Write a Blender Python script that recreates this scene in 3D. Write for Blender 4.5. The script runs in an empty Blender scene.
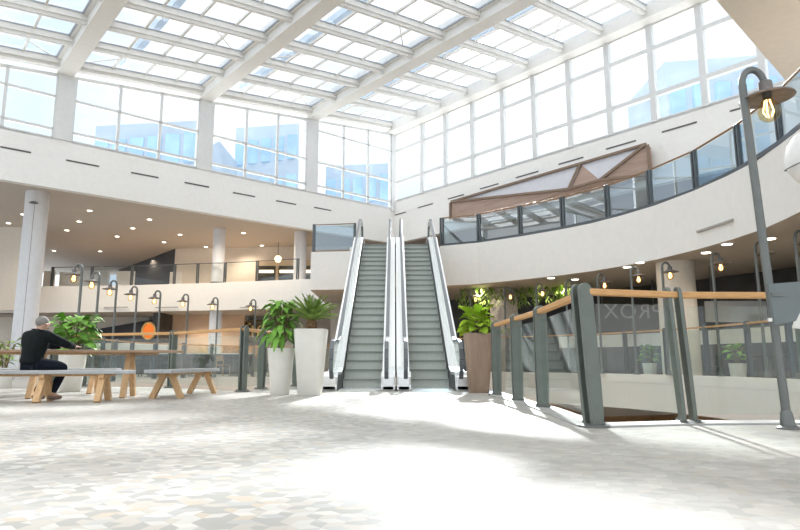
import bpy, bmesh, math, random
from mathutils import Vector, Matrix
from mathutils.geometry import tessellate_polygon
random.seed(7)
S = bpy.context.scene
COL = S.collection
PI = math.pi
# ------------------------------------------------------------------ survey helpers
F = 610.0; PITCH = math.atan(97/610); CH = .58
cP, sP = math.cos(PITCH), math.sin(PITCH)
def ray(x, y):
    a = x-400; b = 265-y
    return Vector((a, F*cP-b*sP, F*sP+b*cP))
def gp(x, y, z=0):
    d = ray(x, y); t = (z-CH)/d.z
    return Vector((d.x*t, d.y*t, z))
def at(x, y, Y):
    d = ray(x, y); t = Y/d.y
    return Vector((d.x*t, Y, CH+d.z*t))
U1 = Vector((.7599, .6501, 0)); U2 = Vector((-.6501, .7599, 0))
CORNER = Vector((-.3, 35.42, 0))
def wall_pt(x, y, u, off=0.0, nrm=None):
    """point of a vertical wall through CORNER along u, moved off along nrm"""
    P0 = CORNER + (nrm*off if nrm else Vector((0,0,0)))
    d = ray(x, y)
    D = -u.x*d.y+d.x*u.y
    t = (u.x*(-P0.y)+u.y*P0.x)/D
    return Vector((d.x*t, d.y*t, CH+d.z*t))
def L(s, z=0, off=0):    # left wall: s metres from the corner (towards the left), off = towards the room
    p = CORNER - U1*s - U2*off; return Vector((p.x, p.y, z))
def R(s, z=0, off=0):    # right wall
    p = CORNER - U2*s - U1*off; return Vector((p.x, p.y, z))
def roof(a, b, dz=0):
    p = CORNER - U1*a - U2*b
    return Vector((p.x, p.y, 14.35-.108*a+dz))
ORD = ['first','second','third','fourth','fifth','sixth','seventh','eighth','ninth','tenth','eleventh','twelfth','thirteenth','fourteenth','fifteenth','sixteenth','seventeenth','eighteenth','nineteenth','twentieth']

# ------------------------------------------------------------------ materials
class N:
    def __init__(s, name):
        s.m = bpy.data.materials.new(name); s.m.use_nodes = True
        s.t = s.m.node_tree; s.t.nodes.clear()
        s.out = s.n('ShaderNodeOutputMaterial')
    def n(s, ty, **k):
        nd = s.t.nodes.new(ty)
        for a, v in k.items(): setattr(nd, a, v)
        return nd
    def l(s, a, b): s.t.links.new(a, b)
    def math(s, op, a, b=None, c=None):
        nd = s.n('ShaderNodeMath', operation=op)
        for i, v in enumerate((a, b, c)):
            if v is None: continue
            if isinstance(v, (int, float)): nd.inputs[i].default_value = v
            else: s.l(v, nd.inputs[i])
        return nd.outputs[0]
    def vm(s, op, a, b=None, out=0):
        nd = s.n('ShaderNodeVectorMath', operation=op)
        for i, v in enumerate((a, b)):
            if v is None: continue
            if isinstance(v, (tuple, list)): nd.inputs[i].default_value = v
            else: s.l(v, nd.inputs[i])
        return nd.outputs[out]
    def ramp(s, fac, stops, interp='LINEAR'):
        nd = s.n('ShaderNodeValToRGB'); cr = nd.color_ramp; cr.interpolation = interp
        while len(cr.elements) < len(stops): cr.elements.new(.5)
        for e, (p, c) in zip(cr.elements, stops): e.position = p; e.color = (*c, 1)
        s.l(fac, nd.inputs[0]); return nd.outputs[0]
def mat(name, col, rough=.6, metal=0, var=.06, scale=6, bump=0, stretch=(1,1,1), spec=.5):
    q = N(name)
    p = q.n('ShaderNodeBsdfPrincipled')
    p.inputs['Roughness'].default_value = rough; p.inputs['Metallic'].default_value = metal
    p.inputs['Specular IOR Level'].default_value = spec
    tc = q.n('ShaderNodeTexCoord'); mp = q.n('ShaderNodeMapping'); mp.inputs['Scale'].default_value = stretch
    q.l(tc.outputs['Object'], mp.inputs[0])
    nz = q.n('ShaderNodeTexNoise'); nz.inputs['Scale'].default_value = scale; nz.inputs['Detail'].default_value = 4
    q.l(mp.outputs[0], nz.inputs[0])
    lo = tuple(max(0, c*(1-var)) for c in col); hi = tuple(min(1, c*(1+var)) for c in col)
    q.l(q.ramp(nz.outputs[0], [(.3, lo), (.7, hi)]), p.inputs['Base Color'])
    if bump:
        bp = q.n('ShaderNodeBump'); bp.inputs['Strength'].default_value = bump; bp.inputs['Distance'].default_value = .02
        q.l(nz.outputs[0], bp.inputs['Height']); q.l(bp.outputs[0], p.inputs['Normal'])
    q.l(p.outputs[0], q.out.inputs[0]); return q.m
def wood(name, c1, c2, scale=3, axis=(1,8,8), rough=.5):
    q = N(name); p = q.n('ShaderNodeBsdfPrincipled'); p.inputs['Roughness'].default_value = rough
    tc = q.n('ShaderNodeTexCoord'); mp = q.n('ShaderNodeMapping'); mp.inputs['Scale'].default_value = axis
    q.l(tc.outputs['Object'], mp.inputs[0])
    nz = q.n('ShaderNodeTexNoise'); nz.inputs['Scale'].default_value = scale; nz.inputs['Detail'].default_value = 6; nz.inputs['Distortion'].default_value = .6
    q.l(mp.outputs[0], nz.inputs[0])
    q.l(q.ramp(nz.outputs[0], [(.3, c1), (.7, c2)]), p.inputs['Base Color'])
    q.l(p.outputs[0], q.out.inputs[0]); return q.m
def emit(name, col, st):
    q = N(name); e = q.n('ShaderNodeEmission'); e.inputs[0].default_value = (*col, 1); e.inputs[1].default_value = st
    q.l(e.outputs[0], q.out.inputs[0]); return q.m
def glass(name, tint, refl=.05, edge=.6, rough=0.0, dirt=0, dirtcol=(.8,.85,.85)):
    q = N(name)
    tr = q.n('ShaderNodeBsdfTransparent'); tr.inputs[0].default_value = (*tint, 1)
    gl = q.n('ShaderNodeBsdfGlossy'); gl.inputs['Roughness'].default_value = rough
    lw = q.n('ShaderNodeLayerWeight'); lw.inputs['Blend'].default_value = .5
    f = q.math('POWER', lw.outputs['Facing'], 4.0)
    f = q.math('MULTIPLY_ADD', f, edge, refl)
    mx = q.n('ShaderNodeMixShader'); q.l(f, mx.inputs[0]); q.l(tr.outputs[0], mx.inputs[1]); q.l(gl.outputs[0], mx.inputs[2])
    o = mx.outputs[0]
    if dirt:
        df = q.n('ShaderNodeBsdfDiffuse'); df.inputs[0].default_value = (*dirtcol, 1)
        m2 = q.n('ShaderNodeMixShader'); m2.inputs[0].default_value = dirt
        q.l(o, m2.inputs[1]); q.l(df.outputs[0], m2.inputs[2]); o = m2.outputs[0]
    q.l(o, q.out.inputs[0]); return q.m

def floor_mat():
    q = N('floor_hex_tiles'); p = q.n('ShaderNodeBsdfPrincipled')
    tc = q.n('ShaderNodeTexCoord'); mp = q.n('ShaderNodeMapping')
    mp.inputs['Rotation'].default_value = (0, 0, .28); sc = 1/.12
    mp.inputs['Scale'].default_value = (sc, sc, 0)
    q.l(tc.outputs['Object'], mp.inputs[0])
    uv = q.vm('ADD', mp.outputs[0], (200, 200*1.7320508, 0))
    s_ = (1, 1.7320508, 1); h_ = (.5, .8660254, .5)
    a = q.vm('SUBTRACT', q.vm('MODULO', uv, s_), h_)
    b = q.vm('SUBTRACT', q.vm('MODULO', q.vm('SUBTRACT', uv, h_), s_), h_)
    flat = (1, 1, 0)
    a = q.vm('MULTIPLY', a, flat); b = q.vm('MULTIPLY', b, flat)
    la = q.vm('LENGTH', a, out=1); lb = q.vm('LENGTH', b, out=1)
    sel = q.math('LESS_THAN', la, lb)
    mixv = q.n('ShaderNodeMix', data_type='VECTOR')
    q.l(sel, mixv.inputs[0]); q.l(b, mixv.inputs[4]); q.l(a, mixv.inputs[5])
    g = mixv.outputs[1]
    cid = q.vm('SUBTRACT', uv, g)
    # snap the id to avoid float noise
    cid = q.vm('FLOOR', q.vm('ADD', q.vm('MULTIPLY', cid, (2, 1.1547005, 0)), (.5, .5, .5)))
    sep = q.n('ShaderNodeSeparateXYZ'); q.l(g, sep.inputs[0])
    ang = q.math('ARCTAN2', sep.outputs[1], sep.outputs[0])
    sec = q.math('FLOOR', q.math('DIVIDE', q.math('ADD', ang, PI+PI/6), 2*PI/3))
    comb = q.n('ShaderNodeCombineXYZ'); q.l(sec, comb.inputs[2])
    pid = q.vm('ADD', cid, comb.outputs[0])
    wn = q.n('ShaderNodeTexWhiteNoise'); q.l(pid, wn.inputs[0])
    wh = q.n('ShaderNodeTexWhiteNoise'); q.l(cid, wh.inputs[0])
    rh = q.ramp(wn.outputs[0], [(0,(.34,.335,.315)),(.25,(.45,.425,.38)),(.5,(.50,.49,.46)),(.72,(.395,.40,.39)),(.84,(.55,.535,.495)),(.95,(.47,.41,.33))], 'CONSTANT')
    pl = q.ramp(wh.outputs[0], [(0,(.52,.50,.465)),(1,(.37,.36,.34))])
    kind = q.math('GREATER_THAN', wh.outputs[0], .62)
    # zones where plain hexagons dominate
    big = q.n('ShaderNodeTexNoise'); big.inputs['Scale'].default_value = .35; q.l(tc.outputs['Object'], big.inputs[0])
    zone = q.math('GREATER_THAN', q.math('ADD', big.outputs[0], q.math('MULTIPLY', wh.outputs[0], .12)), .60)
    sx = q.n('ShaderNodeSeparateXYZ'); q.l(tc.outputs['Object'], sx.inputs[0])
    right = q.math('GREATER_THAN', q.math('ADD', sx.outputs[0], q.math('MULTIPLY', big.outputs[0], 2.0)), 1.1)
    kind = q.math('MULTIPLY', q.math('MAXIMUM', zone, right), .6)
    m1 = q.n('ShaderNodeMix', data_type='RGBA'); q.l(kind, m1.inputs[0]); q.l(rh, m1.inputs[6]); q.l(pl, m1.inputs[7])
    # hexagon joints
    ab = q.vm('ABSOLUTE', g); sab = q.n('ShaderNodeSeparateXYZ'); q.l(ab, sab.inputs[0])
    hd = q.math('MAXIMUM', sab.outputs[0], q.math('ADD', q.math('MULTIPLY', sab.outputs[0], .5), q.math('MULTIPLY', sab.outputs[1], .8660254)))
    joint = q.math('GREATER_THAN', hd, .488)
    m2 = q.n('ShaderNodeMix', data_type='RGBA'); q.l(q.math('MULTIPLY', joint, .85), m2.inputs[0]); q.l(m1.outputs[2], m2.inputs[6]); m2.inputs[7].default_value = (.36,.35,.34,1)
    wear = q.n('ShaderNodeTexNoise'); wear.inputs['Scale'].default_value = 1.3; wear.inputs['Detail'].default_value = 5; q.l(tc.outputs['Object'], wear.inputs[0])
    m3 = q.n('ShaderNodeMix', data_type='RGBA', blend_type='MULTIPLY'); m3.inputs[0].default_value = .5
    q.l(m2.outputs[2], m3.inputs[6]); q.l(q.ramp(wear.outputs[0], [(.3,(.86,.86,.86)),(.7,(1,1,1))]), m3.inputs[7])
    q.l(m3.outputs[2], p.inputs['Base Color'])
    p.inputs['Roughness'].default_value = .42; p.inputs['Specular IOR Level'].default_value = .22
    q.l(p.outputs[0], q.out.inputs[0]); return q.m

M = {}
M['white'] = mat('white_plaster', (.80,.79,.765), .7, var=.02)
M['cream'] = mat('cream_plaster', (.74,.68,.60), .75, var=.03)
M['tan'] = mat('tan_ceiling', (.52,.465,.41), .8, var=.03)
M['frame'] = mat('white_window_frame', (.66,.67,.67), .45, var=.03)
M['shade_line'] = mat('blue_grey_shade_line', (.36,.40,.46), .6)  # paints the shadow outlines where skylight bars meet the glass
M['beam'] = mat('white_painted_steel', (.70,.69,.665), .5, var=.03)
M['column'] = mat('pale_blue_white_column', (.78,.79,.82), .5, var=.03)
M['column_beige'] = mat('beige_column', (.72,.67,.59), .6, var=.03)
M['post'] = mat('grey_green_post_metal', (.15,.17,.152), .42, .25, var=.08)
M['post_dark'] = mat('dark_grey_post_metal', (.10,.115,.125), .42, .35, var=.08)
M['lamp'] = mat('grey_lamp_metal', (.155,.165,.16), .42, .35, var=.08)
M['shade'] = mat('weathered_shade_metal', (.20,.18,.17), .5, .4, var=.15, scale=20)
M['steel'] = mat('brushed_stainless', (.80,.81,.82), .30, .75, var=.05, scale=3, stretch=(30,1,1))
M['clad'] = mat('pale_escalator_cladding', (.74,.74,.73), .45, .2, var=.03)
M['step'] = mat('grey_green_step_riser', (.52,.55,.51), .55, .0, var=.10, scale=5, stretch=(40,1,1))
M['tread'] = mat('dark_step_tread', (.30,.32,.30), .55, .1, var=.15, scale=5, stretch=(60,1,1))
M['rubber'] = mat('black_rubber', (.05,.055,.06), .4)
M['handrail_grey'] = mat('grey_handrail_rubber', (.13,.145,.16), .3)
M['black'] = mat('matt_black', (.022,.022,.025), .6)
M['dark'] = mat('dark_shop_wall', (.045,.044,.043), .5, var=.3, scale=2)
M['darkstone'] = mat('dark_stone_cladding', (.022,.02,.02), .5, var=.5, scale=1.2, stretch=(1,1,4))
M['slot_soft'] = mat('grey_beige_slot', (.38,.36,.33), .6)
M['slot'] = mat('dark_slot', (.10,.095,.09), .6)
M['railwood'] = wood('orange_oak_handrail', (.52,.27,.10), (.66,.38,.16), 4, (2,2,20))
M['paleoak'] = wood('pale_oak_legs', (.50,.30,.145), (.64,.42,.22), 4, (6,6,1))
M['tabletop'] = wood('weathered_brown_tabletop', (.30,.19,.12), (.42,.29,.19), 3, (1,10,10))
M['benchtop'] = wood('grey_weathered_bench_seat', (.33,.34,.35), (.46,.47,.48), 3, (1,10,10))
M['relief_wood'] = wood('reddish_grey_slatted_wood', (.30,.20,.155), (.44,.32,.26), 2, (.5,.5,14))
M['relief_grey'] = mat('pale_lilac_grey_panel', (.56,.56,.60), .6, var=.03)
M['relief_trim'] = mat('brown_trim', (.22,.155,.11), .6)
M['pot_white'] = mat('off_white_planter', (.76,.74,.69), .5, var=.03)
M['pot_brown'] = wood('taupe_brown_planter', (.29,.20,.145), (.36,.26,.19), 3, (6,6,1))
M['soil'] = mat('dark_soil', (.06,.04,.03), .9, var=.3, scale=30)
M['leaf'] = mat('mid_green_leaf', (.17,.36,.06), .6, var=.35, scale=5, spec=.2)
M['leaf_dark'] = mat('deep_green_frond', (.22,.33,.08), .7, var=.35, scale=5, spec=.2)
M['leaf_lime'] = mat('lime_green_leaf', (.32,.47,.05), .9, var=.35, scale=4, spec=.0)
M['stem'] = mat('brown_green_stem', (.20,.16,.07), .7, var=.3, scale=20)
M['trunk'] = mat('shaggy_brown_trunk', (.20,.12,.06), .9, var=.5, scale=25)
M['skin'] = mat('skin', (.55,.34,.25), .55)
M['jacket'] = mat('black_jacket', (.008,.011,.012), .9, var=.3, scale=12, spec=.15)
M['trousers'] = mat('dark_navy_trousers', (.010,.013,.022), .9, var=.2, scale=12, spec=.15)
M['shoe'] = mat('brown_shoe', (.22,.15,.11), .6, var=.2)
M['sole'] = mat('dark_sole', (.03,.03,.03), .7)
M['hair'] = mat('short_grey_hair', (.22,.205,.19), .8, var=.35, scale=60)
M['panel_grey'] = mat('slate_grey_sign_panel', (.145,.17,.175), .5, var=.04)
M['offwhite'] = mat('off_white_panel', (.78,.76,.72), .5)
M['gold'] = mat('gold_letters', (.62,.42,.16), .35, .5)
M['orange'] = emit('lit_orange_sign', (1,.25,.05), .62)
M['bulb'] = emit('warm_lamp_filament', (1,.66,.32), 5)
M['bulbglass'] = glass('amber_bulb_glass', (.98,.85,.62), .06, .5)
M['down'] = emit('downlight_glow', (1,.88,.72), 5)
M['warm'] = emit('warm_shop_light', (1,.78,.50), 2.2)
M['coollight'] = emit('white_shop_light', (1,.95,.88), 1.6)
M['letter'] = mat('pale_grey_letters', (.40,.40,.40), .5)
M['glass_rail'] = glass('balustrade_glass', (.94,.97,.955), .035, .5, dirt=.012)
M['glass_clear'] = glass('clear_gallery_glass', (.95,.965,.96), .03, .35)
M['glass_upper'] = glass('upper_balustrade_glass', (.72,.81,.86), .20, .5)
M['glass_win'] = glass('window_glass', (.93,.955,.985), .03, .5)
M['glass_roof'] = glass('skylight_glass', (.91,.935,.97), .03, .5)
M['glass_shop'] = glass('shop_glass', (.50,.52,.52), .10, .5)
M['blue_glass'] = mat('blue_facade_glass', (.36,.55,.74), .25, var=.25, scale=.25)
M['facade'] = mat('pale_blue_grey_facade', (.46,.55,.64), .6, var=.1, scale=.3)
M['tree'] = mat('misty_tree', (.42,.55,.50), .8, var=.3, scale=1)
M['lowfloor'] = mat('brown_lower_floor', (.42,.34,.25), .6)
M['seat_dark'] = mat('charcoal_seating', (.05,.052,.055), .6, var=.2)
M['chairwood'] = wood('tan_chair_wood', (.36,.23,.13), (.50,.34,.20), 4, (6,6,1))
M['lattice'] = mat('grey_beige_mesh', (.50,.46,.41), .6, .1, var=.15, scale=12)
M['floor'] = floor_mat()

# ------------------------------------------------------------------ mesh builder
class MB:
    def __init__(s): s.v = []; s.f = []; s.mi = []; s.cur = 0
    def add(s, vs, fs):
        o = len(s.v); s.v += [Vector(v) for v in vs]
        for f in fs: s.f.append(tuple(i+o for i in f)); s.mi.append(s.cur)
        return s
    def hexa(s, p):   # 8 points: bottom loop, top loop
        return s.add(p, [(3,2,1,0),(4,5,6,7),(0,1,5,4),(1,2,6,5),(2,3,7,6),(3,0,4,7)])
    def box(s, x0, x1, y0, y1, z0, z1):
        return s.hexa([(x0,y0,z0),(x1,y0,z0),(x1,y1,z0),(x0,y1,z0),(x0,y0,z1),(x1,y0,z1),(x1,y1,z1),(x0,y1,z1)])
    def bar(s, a, b, w, h, up=(0,0,1), dz=0):
        """box along a->b, w wide across, h tall hanging up from the line"""
        a = Vector(a); b = Vector(b); d = (b-a).normalized(); up = Vector(up)
        sd = d.cross(up).normalized(); n = sd.cross(d).normalized()
        q = []
        for hh in (dz, dz+h):
            for (p, sg) in ((a,-1),(b,-1),(b,1),(a,1)): q.append(p+sd*sg*w/2+n*hh)
        return s.hexa([q[0],q[3],q[2],q[1],q[4],q[7],q[6],q[5]])
    def prism(s, poly, vec):
        """closed polygon (3D points) extruded by vec"""
        n = len(poly); vec = Vector(vec); P = [Vector(p) for p in poly]
        return s.add(P+[p+vec for p in P], [tuple(range(n))[::-1], tuple(range(n,2*n))]+[(i,(i+1)%n,n+(i+1)%n,n+i) for i in range(n)])
    def plate(s, poly, z0, z1):
        return s.prism([(p[0],p[1],z0) for p in poly], (0,0,z1-z0))
    def tube(s, pts, r, k=10, cap=True):
        P = [Vector(p) for p in pts]; n = len(P)
        rr = r if isinstance(r, (list, tuple)) else [r]*n
        t0 = (P[1]-P[0]).normalized()
        ref = Vector((0,0,1)) if abs(t0.z) < .9 else Vector((1,0,0))
        sd = t0.cross(ref).normalized(); vs = []
        for i in range(n):
            t = (P[min(i+1,n-1)]-P[max(i-1,0)]).normalized()
            sd = (sd - t*sd.dot(t)).normalized(); up = t.cross(sd)
            for j in range(k):
                a = 2*PI*j/k; vs.append(P[i]+(sd*math.cos(a)+up*math.sin(a))*rr[i])
        fs = [(i*k+j, i*k+(j+1)%k, (i+1)*k+(j+1)%k, (i+1)*k+j) for i in range(n-1) for j in range(k)]
        if cap: fs += [tuple(range(k))[::-1], tuple(range((n-1)*k, n*k))]
        return s.add(vs, fs)
    def lathe(s, prof, c=(0,0,0), k=24, sq=None):
        """(r,z) profile round the vertical axis at c; sq = squareness for rounded square section"""
        c = Vector(c); n = len(prof); vs = []
        for r, z in prof:
            for j in range(k):
                a = 2*PI*j/k; x, y = math.cos(a), math.sin(a)
                if sq:
                    m = (abs(x)**sq+abs(y)**sq)**(1/sq); x /= m; y /= m
                vs.append(c+Vector((r*x, r*y, z)))
        fs = [(i*k+j, i*k+(j+1)%k, (i+1)*k+(j+1)%k, (i+1)*k+j) for i in range(n-1) for j in range(k)]
        fs += [tuple(range(k))[::-1], tuple(range((n-1)*k, n*k))]
        return s.add(vs, fs)
    def ball(s, c, r, k=12, sc=(1,1,1)):
        prof = [(max(.002,math.sin(PI*i/8)), -math.cos(PI*i/8)) for i in range(9)]
        o = len(s.v); s.lathe(prof, (0,0,0), k)
        for i in range(o, len(s.v)): v = s.v[i]; s.v[i] = Vector(c)+Vector((v.x*r*sc[0], v.y*r*sc[1], v.z*r*sc[2]))
        return s
    def build(s, name, m, parent=None, smooth=False, bevel=0):
        me = bpy.data.meshes.new(name)
        org = parent.matrix_world.translation if False else (PL.get(parent.name, Vector((0,0,0))) if parent else Vector((0,0,0)))
        me.from_pydata([tuple(v-org) for v in s.v], [], s.f)
        for mm in (m if isinstance(m, (list, tuple)) else [m]): me.materials.append(mm)
        for p, i in zip(me.polygons, s.mi): p.material_index = i
        bm = bmesh.new(); bm.from_mesh(me); bmesh.ops.recalc_face_normals(bm, faces=bm.faces); bm.to_mesh(me); bm.free()
        if smooth:
            for p in me.polygons: p.use_smooth = True
            try: me.set_sharp_from_angle(angle=math.radians(40))
            except Exception: pass
        o = bpy.data.objects.new(name, me); COL.objects.link(o)
        if parent: o.parent = parent
        PL[o.name] = org
        if bevel:
            md = o.modifiers.new('Bevel', 'BEVEL'); md.width = bevel; md.segments = 2; md.limit_method = 'ANGLE'
        return o
PL = {}     # world position of the frame each object's mesh is written in
def tag(o, label=None, cat=None, group=None, kind=None):
    if label: o['label'] = label
    if cat: o['category'] = cat
    if group: o['group'] = group
    if kind: o['kind'] = kind
    return o
def empty(name, loc, label=None, cat=None, group=None, kind=None):
    o = bpy.data.objects.new(name, None); o.empty_display_size = .1; COL.objects.link(o)
    o.location = loc; PL[o.name] = Vector(loc)
    return tag(o, label, cat, group, kind)
def struct(mb, name, m, parent=None, **k):
    o = mb.build(name, m, parent, **k); o['kind'] = 'structure'; return o
def kids(o): return [c for c in bpy.data.objects if c.parent == o]
def dup(root, loc, rz=None, label=None):
    r = root.copy(); COL.objects.link(r); r.location = loc
    if rz is not None: r.rotation_euler = (0,0,rz)
    if label: r['label'] = label
    for ch in KID[root.name]:
        c = ch.copy(); COL.objects.link(c); c.parent = r
        for g in KID.get(ch.name, []):
            d = g.copy(); COL.objects.link(d); d.parent = c
    return r
KID = {}
def note_kids(root):
    KID[root.name] = kids(root)
    for c in KID[root.name]: KID[c.name] = kids(c)

# ------------------------------------------------------------------ outlines
RING_R = [(7.42,10.8),(7.55,11.6),(7.66,12.6),(7.6,13.7),(7.42,14.9),(7.03,16.4),(6.5,17.6),(5.94,18.6),(5.3,19.4),(4.13,20.6),(2.83,21.7),(1.49,22.35)]
RING_L = [(-5.75,24.4),(-6.95,23.7),(-7.65,22.5),(-8.2,21.4),(-8.5,20.3),(-8.5,18.9),(-8.15,17.1),(-7.95,15.75)]
VOID = [(1.98,5.92),(2.8,6.22),(4.0,6.25),(5.4,6.75),(6.5,7.9),(7.1,9.2)] + RING_R + [(0,23.4),(-2.2,24.3),(-4.2,24.7)] + RING_L + \
       [(-7.6,15.15),(-5.2,14.2),(-3.1,12.35),(-2.95,13.4),(-2.2,15.4),(2.0,15.4),(2.0,10.5)]
OUT = [(-30,-14),(24,-14),(24,52),(-30,52)]
def slab_with_hole(outer, hole, z0, z1, name, mats):
    vs = [Vector((x,y,0)) for x,y in outer]; hs = [Vector((x,y,0)) for x,y in hole]
    tri = tessellate_polygon([vs, hs]); allp = vs+hs; n = len(allp)
    mb = MB()
    pts = [(p.x,p.y,z1) for p in allp]+[(p.x,p.y,z0) for p in allp]
    fs = [tuple(t) for t in tri]+[tuple(i+n for i in t[::-1]) for t in tri]
    mb.add(pts, fs)
    mb.cur = 1
    m = len(outer); k = len(hole)
    loops = [list(range(m)), list(range(m, m+k))]
    for lp in loops:
        q = [pts[i] for i in lp]+[pts[i+n] for i in lp]; c = len(lp)
        mb.add(q, [(i,(i+1)%c,c+(i+1)%c,c+i) for i in range(c)])
    return mb
def offset_poly(P, d):
    """move a polyline sideways by d (to the left of travel)"""
    out = []
    for i in range(len(P)):
        a = Vector(P[max(i-1,0)]); b = Vector(P[min(i+1,len(P)-1)]); t = (b-a).normalized()
        out.append((P[i][0]-t.y*d, P[i][1]+t.x*d))
    return out
def along(P, d0, step=None, n=None):
    """points every step metres along a polyline"""
    seg = []; acc = 0
    for i in range(len(P)-1):
        l = (Vector(P[i+1])-Vector(P[i])).length; seg.append((acc, l, i)); acc += l
    if n: ds = [acc*i/(n-1) for i in range(n)]
    else:
        ds = []; d = d0
        while d <= acc: ds.append(d); d += step
    out = []
    for d in ds:
        for (s0, l, i) in seg:
            if d <= s0+l+1e-6:
                f = (d-s0)/l; out.append(tuple(Vector(P[i]).lerp(Vector(P[i+1]), f))); break
    return out

# ------------------------------------------------------------------ SETTING: floors
mb = slab_with_hole(OUT, VOID, -.72, 0, 'floor', None)
struct(mb, 'floor', [M['floor'], M['white']])
mb = MB().box(-30,24,-14,52,-5.2,-5.0); struct(mb, 'floor_lower', M['lowfloor'])
LW = mat('tan_lower_wall', (.52,.43,.32), .8, var=.05)
for nm, bx in (('wall_lower_left',(-16,-15.7,-2,36)),('wall_lower_right',(14.5,14.8,-2,36)),('wall_lower_back',(-16,14.8,35.7,36)),('wall_lower_front',(-16,14.8,-2,-1.7))):
    struct(MB().box(*bx,-5,-.72), nm, LW)
# low kerbs at the edge of the well on the far ring
def kerb(name, P, w, z0, z1, m):
    A = P; B = offset_poly(P, w)
    mb = MB()
    for i in range(len(P)-1):
        mb.hexa([(*A[i],z0),(*A[i+1],z0),(*B[i+1],z0),(*B[i],z0),(*A[i],z1),(*A[i+1],z1),(*B[i+1],z1),(*B[i],z1)])
    return struct(mb, name, m)
FAR_R = [(7.1,9.2)]+RING_R+[(0,23.4)]
FAR_L = [(-2.2,24.3),(-4.2,24.7)]+RING_L
kerb('trim_1', FAR_R, -.40, .004, .24, M['white'])

# upper gallery slab (floor level 4.85), right side and landing
EDGE_R = [(5.2,6.0),(6.4,7.4),(7.1,9.2)]+RING_R
slab = EDGE_R+[(1.49,22.6),(-1.9,22.6),(-1.9,23.4),(-3.5,23.6),(-3.6,31.4),(-5.2,31.6),(-9.8,33.0),(-15.2,34.1),(-20.2,34.6),(-27,35),(-27,52),(24,52),(24,5)]
def poly_slab(poly, z0, z1, mats, side=1, bot=2):
    vs = [Vector((x,y,0)) for x,y in poly]; tri = tessellate_polygon([vs]); n = len(vs); mb = MB()
    top = [(v.x,v.y,z1) for v in vs]; bt = [(v.x,v.y,z0) for v in vs]
    mb.cur = 0; mb.add(top, [tuple(t) for t in tri])
    mb.cur = side; mb.add(top+bt, [(i,(i+1)%n,n+(i+1)%n,n+i) for i in range(n)])
    mb.cur = bot; mb.add(bt, [tuple(t[::-1]) for t in tri])
    return mb
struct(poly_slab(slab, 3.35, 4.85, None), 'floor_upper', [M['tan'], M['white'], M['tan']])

# third storey slab over the galleries (soffit 8.0) outside both long walls
sof = [L(34,0,-.2), L(0,0,-.2), R(26,0,-.2), Vector((24,20,0)), Vector((24,52,0)), Vector((-30,52,0)), Vector((-30,14,0))]
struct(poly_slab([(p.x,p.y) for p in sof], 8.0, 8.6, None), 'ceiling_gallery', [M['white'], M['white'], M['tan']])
# near right soffit of the next storey
a = gp(716,0,7.5); b = gp(787,82,7.5); c = gp(800,68,7.5)
dirab = (a-b).normalized()
p0 = b+dirab*13; c2 = b+(c-b).normalized()*9
mb = MB().plate([(p0.x,p0.y),(b.x,b.y),(c2.x,c2.y),(c2.x+6,c2.y-8),(p0.x+9,p0.y-4)], 7.5, 8.4)
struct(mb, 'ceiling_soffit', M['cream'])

# ------------------------------------------------------------------ SETTING: walls
def wall_band(fn, s0, s1, z0, z1, th=.35):
    mb = MB(); mb.hexa([fn(s0,z0,0),fn(s1,z0,0),fn(s1,z0,-th),fn(s0,z0,-th),fn(s0,z1,0),fn(s1,z1,0),fn(s1,z1,-th),fn(s0,z1,-th)]); return mb
struct(wall_band(L, 0, 34, 7.5, 9.55), 'wall_left', M['white'])
struct(wall_band(R, 0, 25, 7.5, 10.08), 'wall_right', M['white'])
# corner post + left posts
ti = 2
def trim(mb, m, **k):
    global ti
    o = struct(mb, 'trim_%d' % ti, m, **k); ti += 1; return o
for s in (5.85, 11.8, 17.8, 23.75, 29.7):
    w = .34
    trim(MB().hexa([L(s+w,9.55,.06),L(s-w,9.55,.06),L(s-w,9.55,-.34),L(s+w,9.55,-.34),L(s+w,14.3-.108*s,.06),L(s-w,14.3-.108*s,.06),L(s-w,14.3-.108*s,-.34),L(s+w,14.3-.108*s,-.34)]), M['frame'])
trim(MB().hexa([L(.28,9.4,.06),L(-.1,9.4,.06),L(-.1,9.4,-.3),L(.28,9.4,-.3),L(.28,14.4,.06),L(-.1,14.4,.06),L(-.1,14.4,-.3),L(.28,14.4,-.3)]), M['frame'])
wi = 1
def rect_bar(mb, fn, s0, s1, z0, z1, d0=.0, d1=-.12, z0b=None, z1b=None):
    z0b = z0 if z0b is None else z0b; z1b = z1 if z1b is None else z1b
    mb.hexa([fn(s0,z0,d0),fn(s1,z0b,d0),fn(s1,z0b,d1),fn(s0,z0,d1),fn(s0,z1,d0),fn(s1,z1b,d0),fn(s1,z1b,d1),fn(s0,z1,d1)])
def pane(fn, s0, s1, z0, z1, z1b, d=-.06):
    mb = MB(); mb.hexa([fn(s0,z0,d),fn(s1,z0,d),fn(s1,z0,d-.02),fn(s0,z0,d-.02),fn(s0,z1,d),fn(s1,z1b,d),fn(s1,z1b,d-.02),fn(s0,z1,d-.02)]); return mb
bays = [(.28,5.51),(6.19,11.46),(12.14,17.46),(18.14,23.41),(24.09,29.36)]
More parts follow.
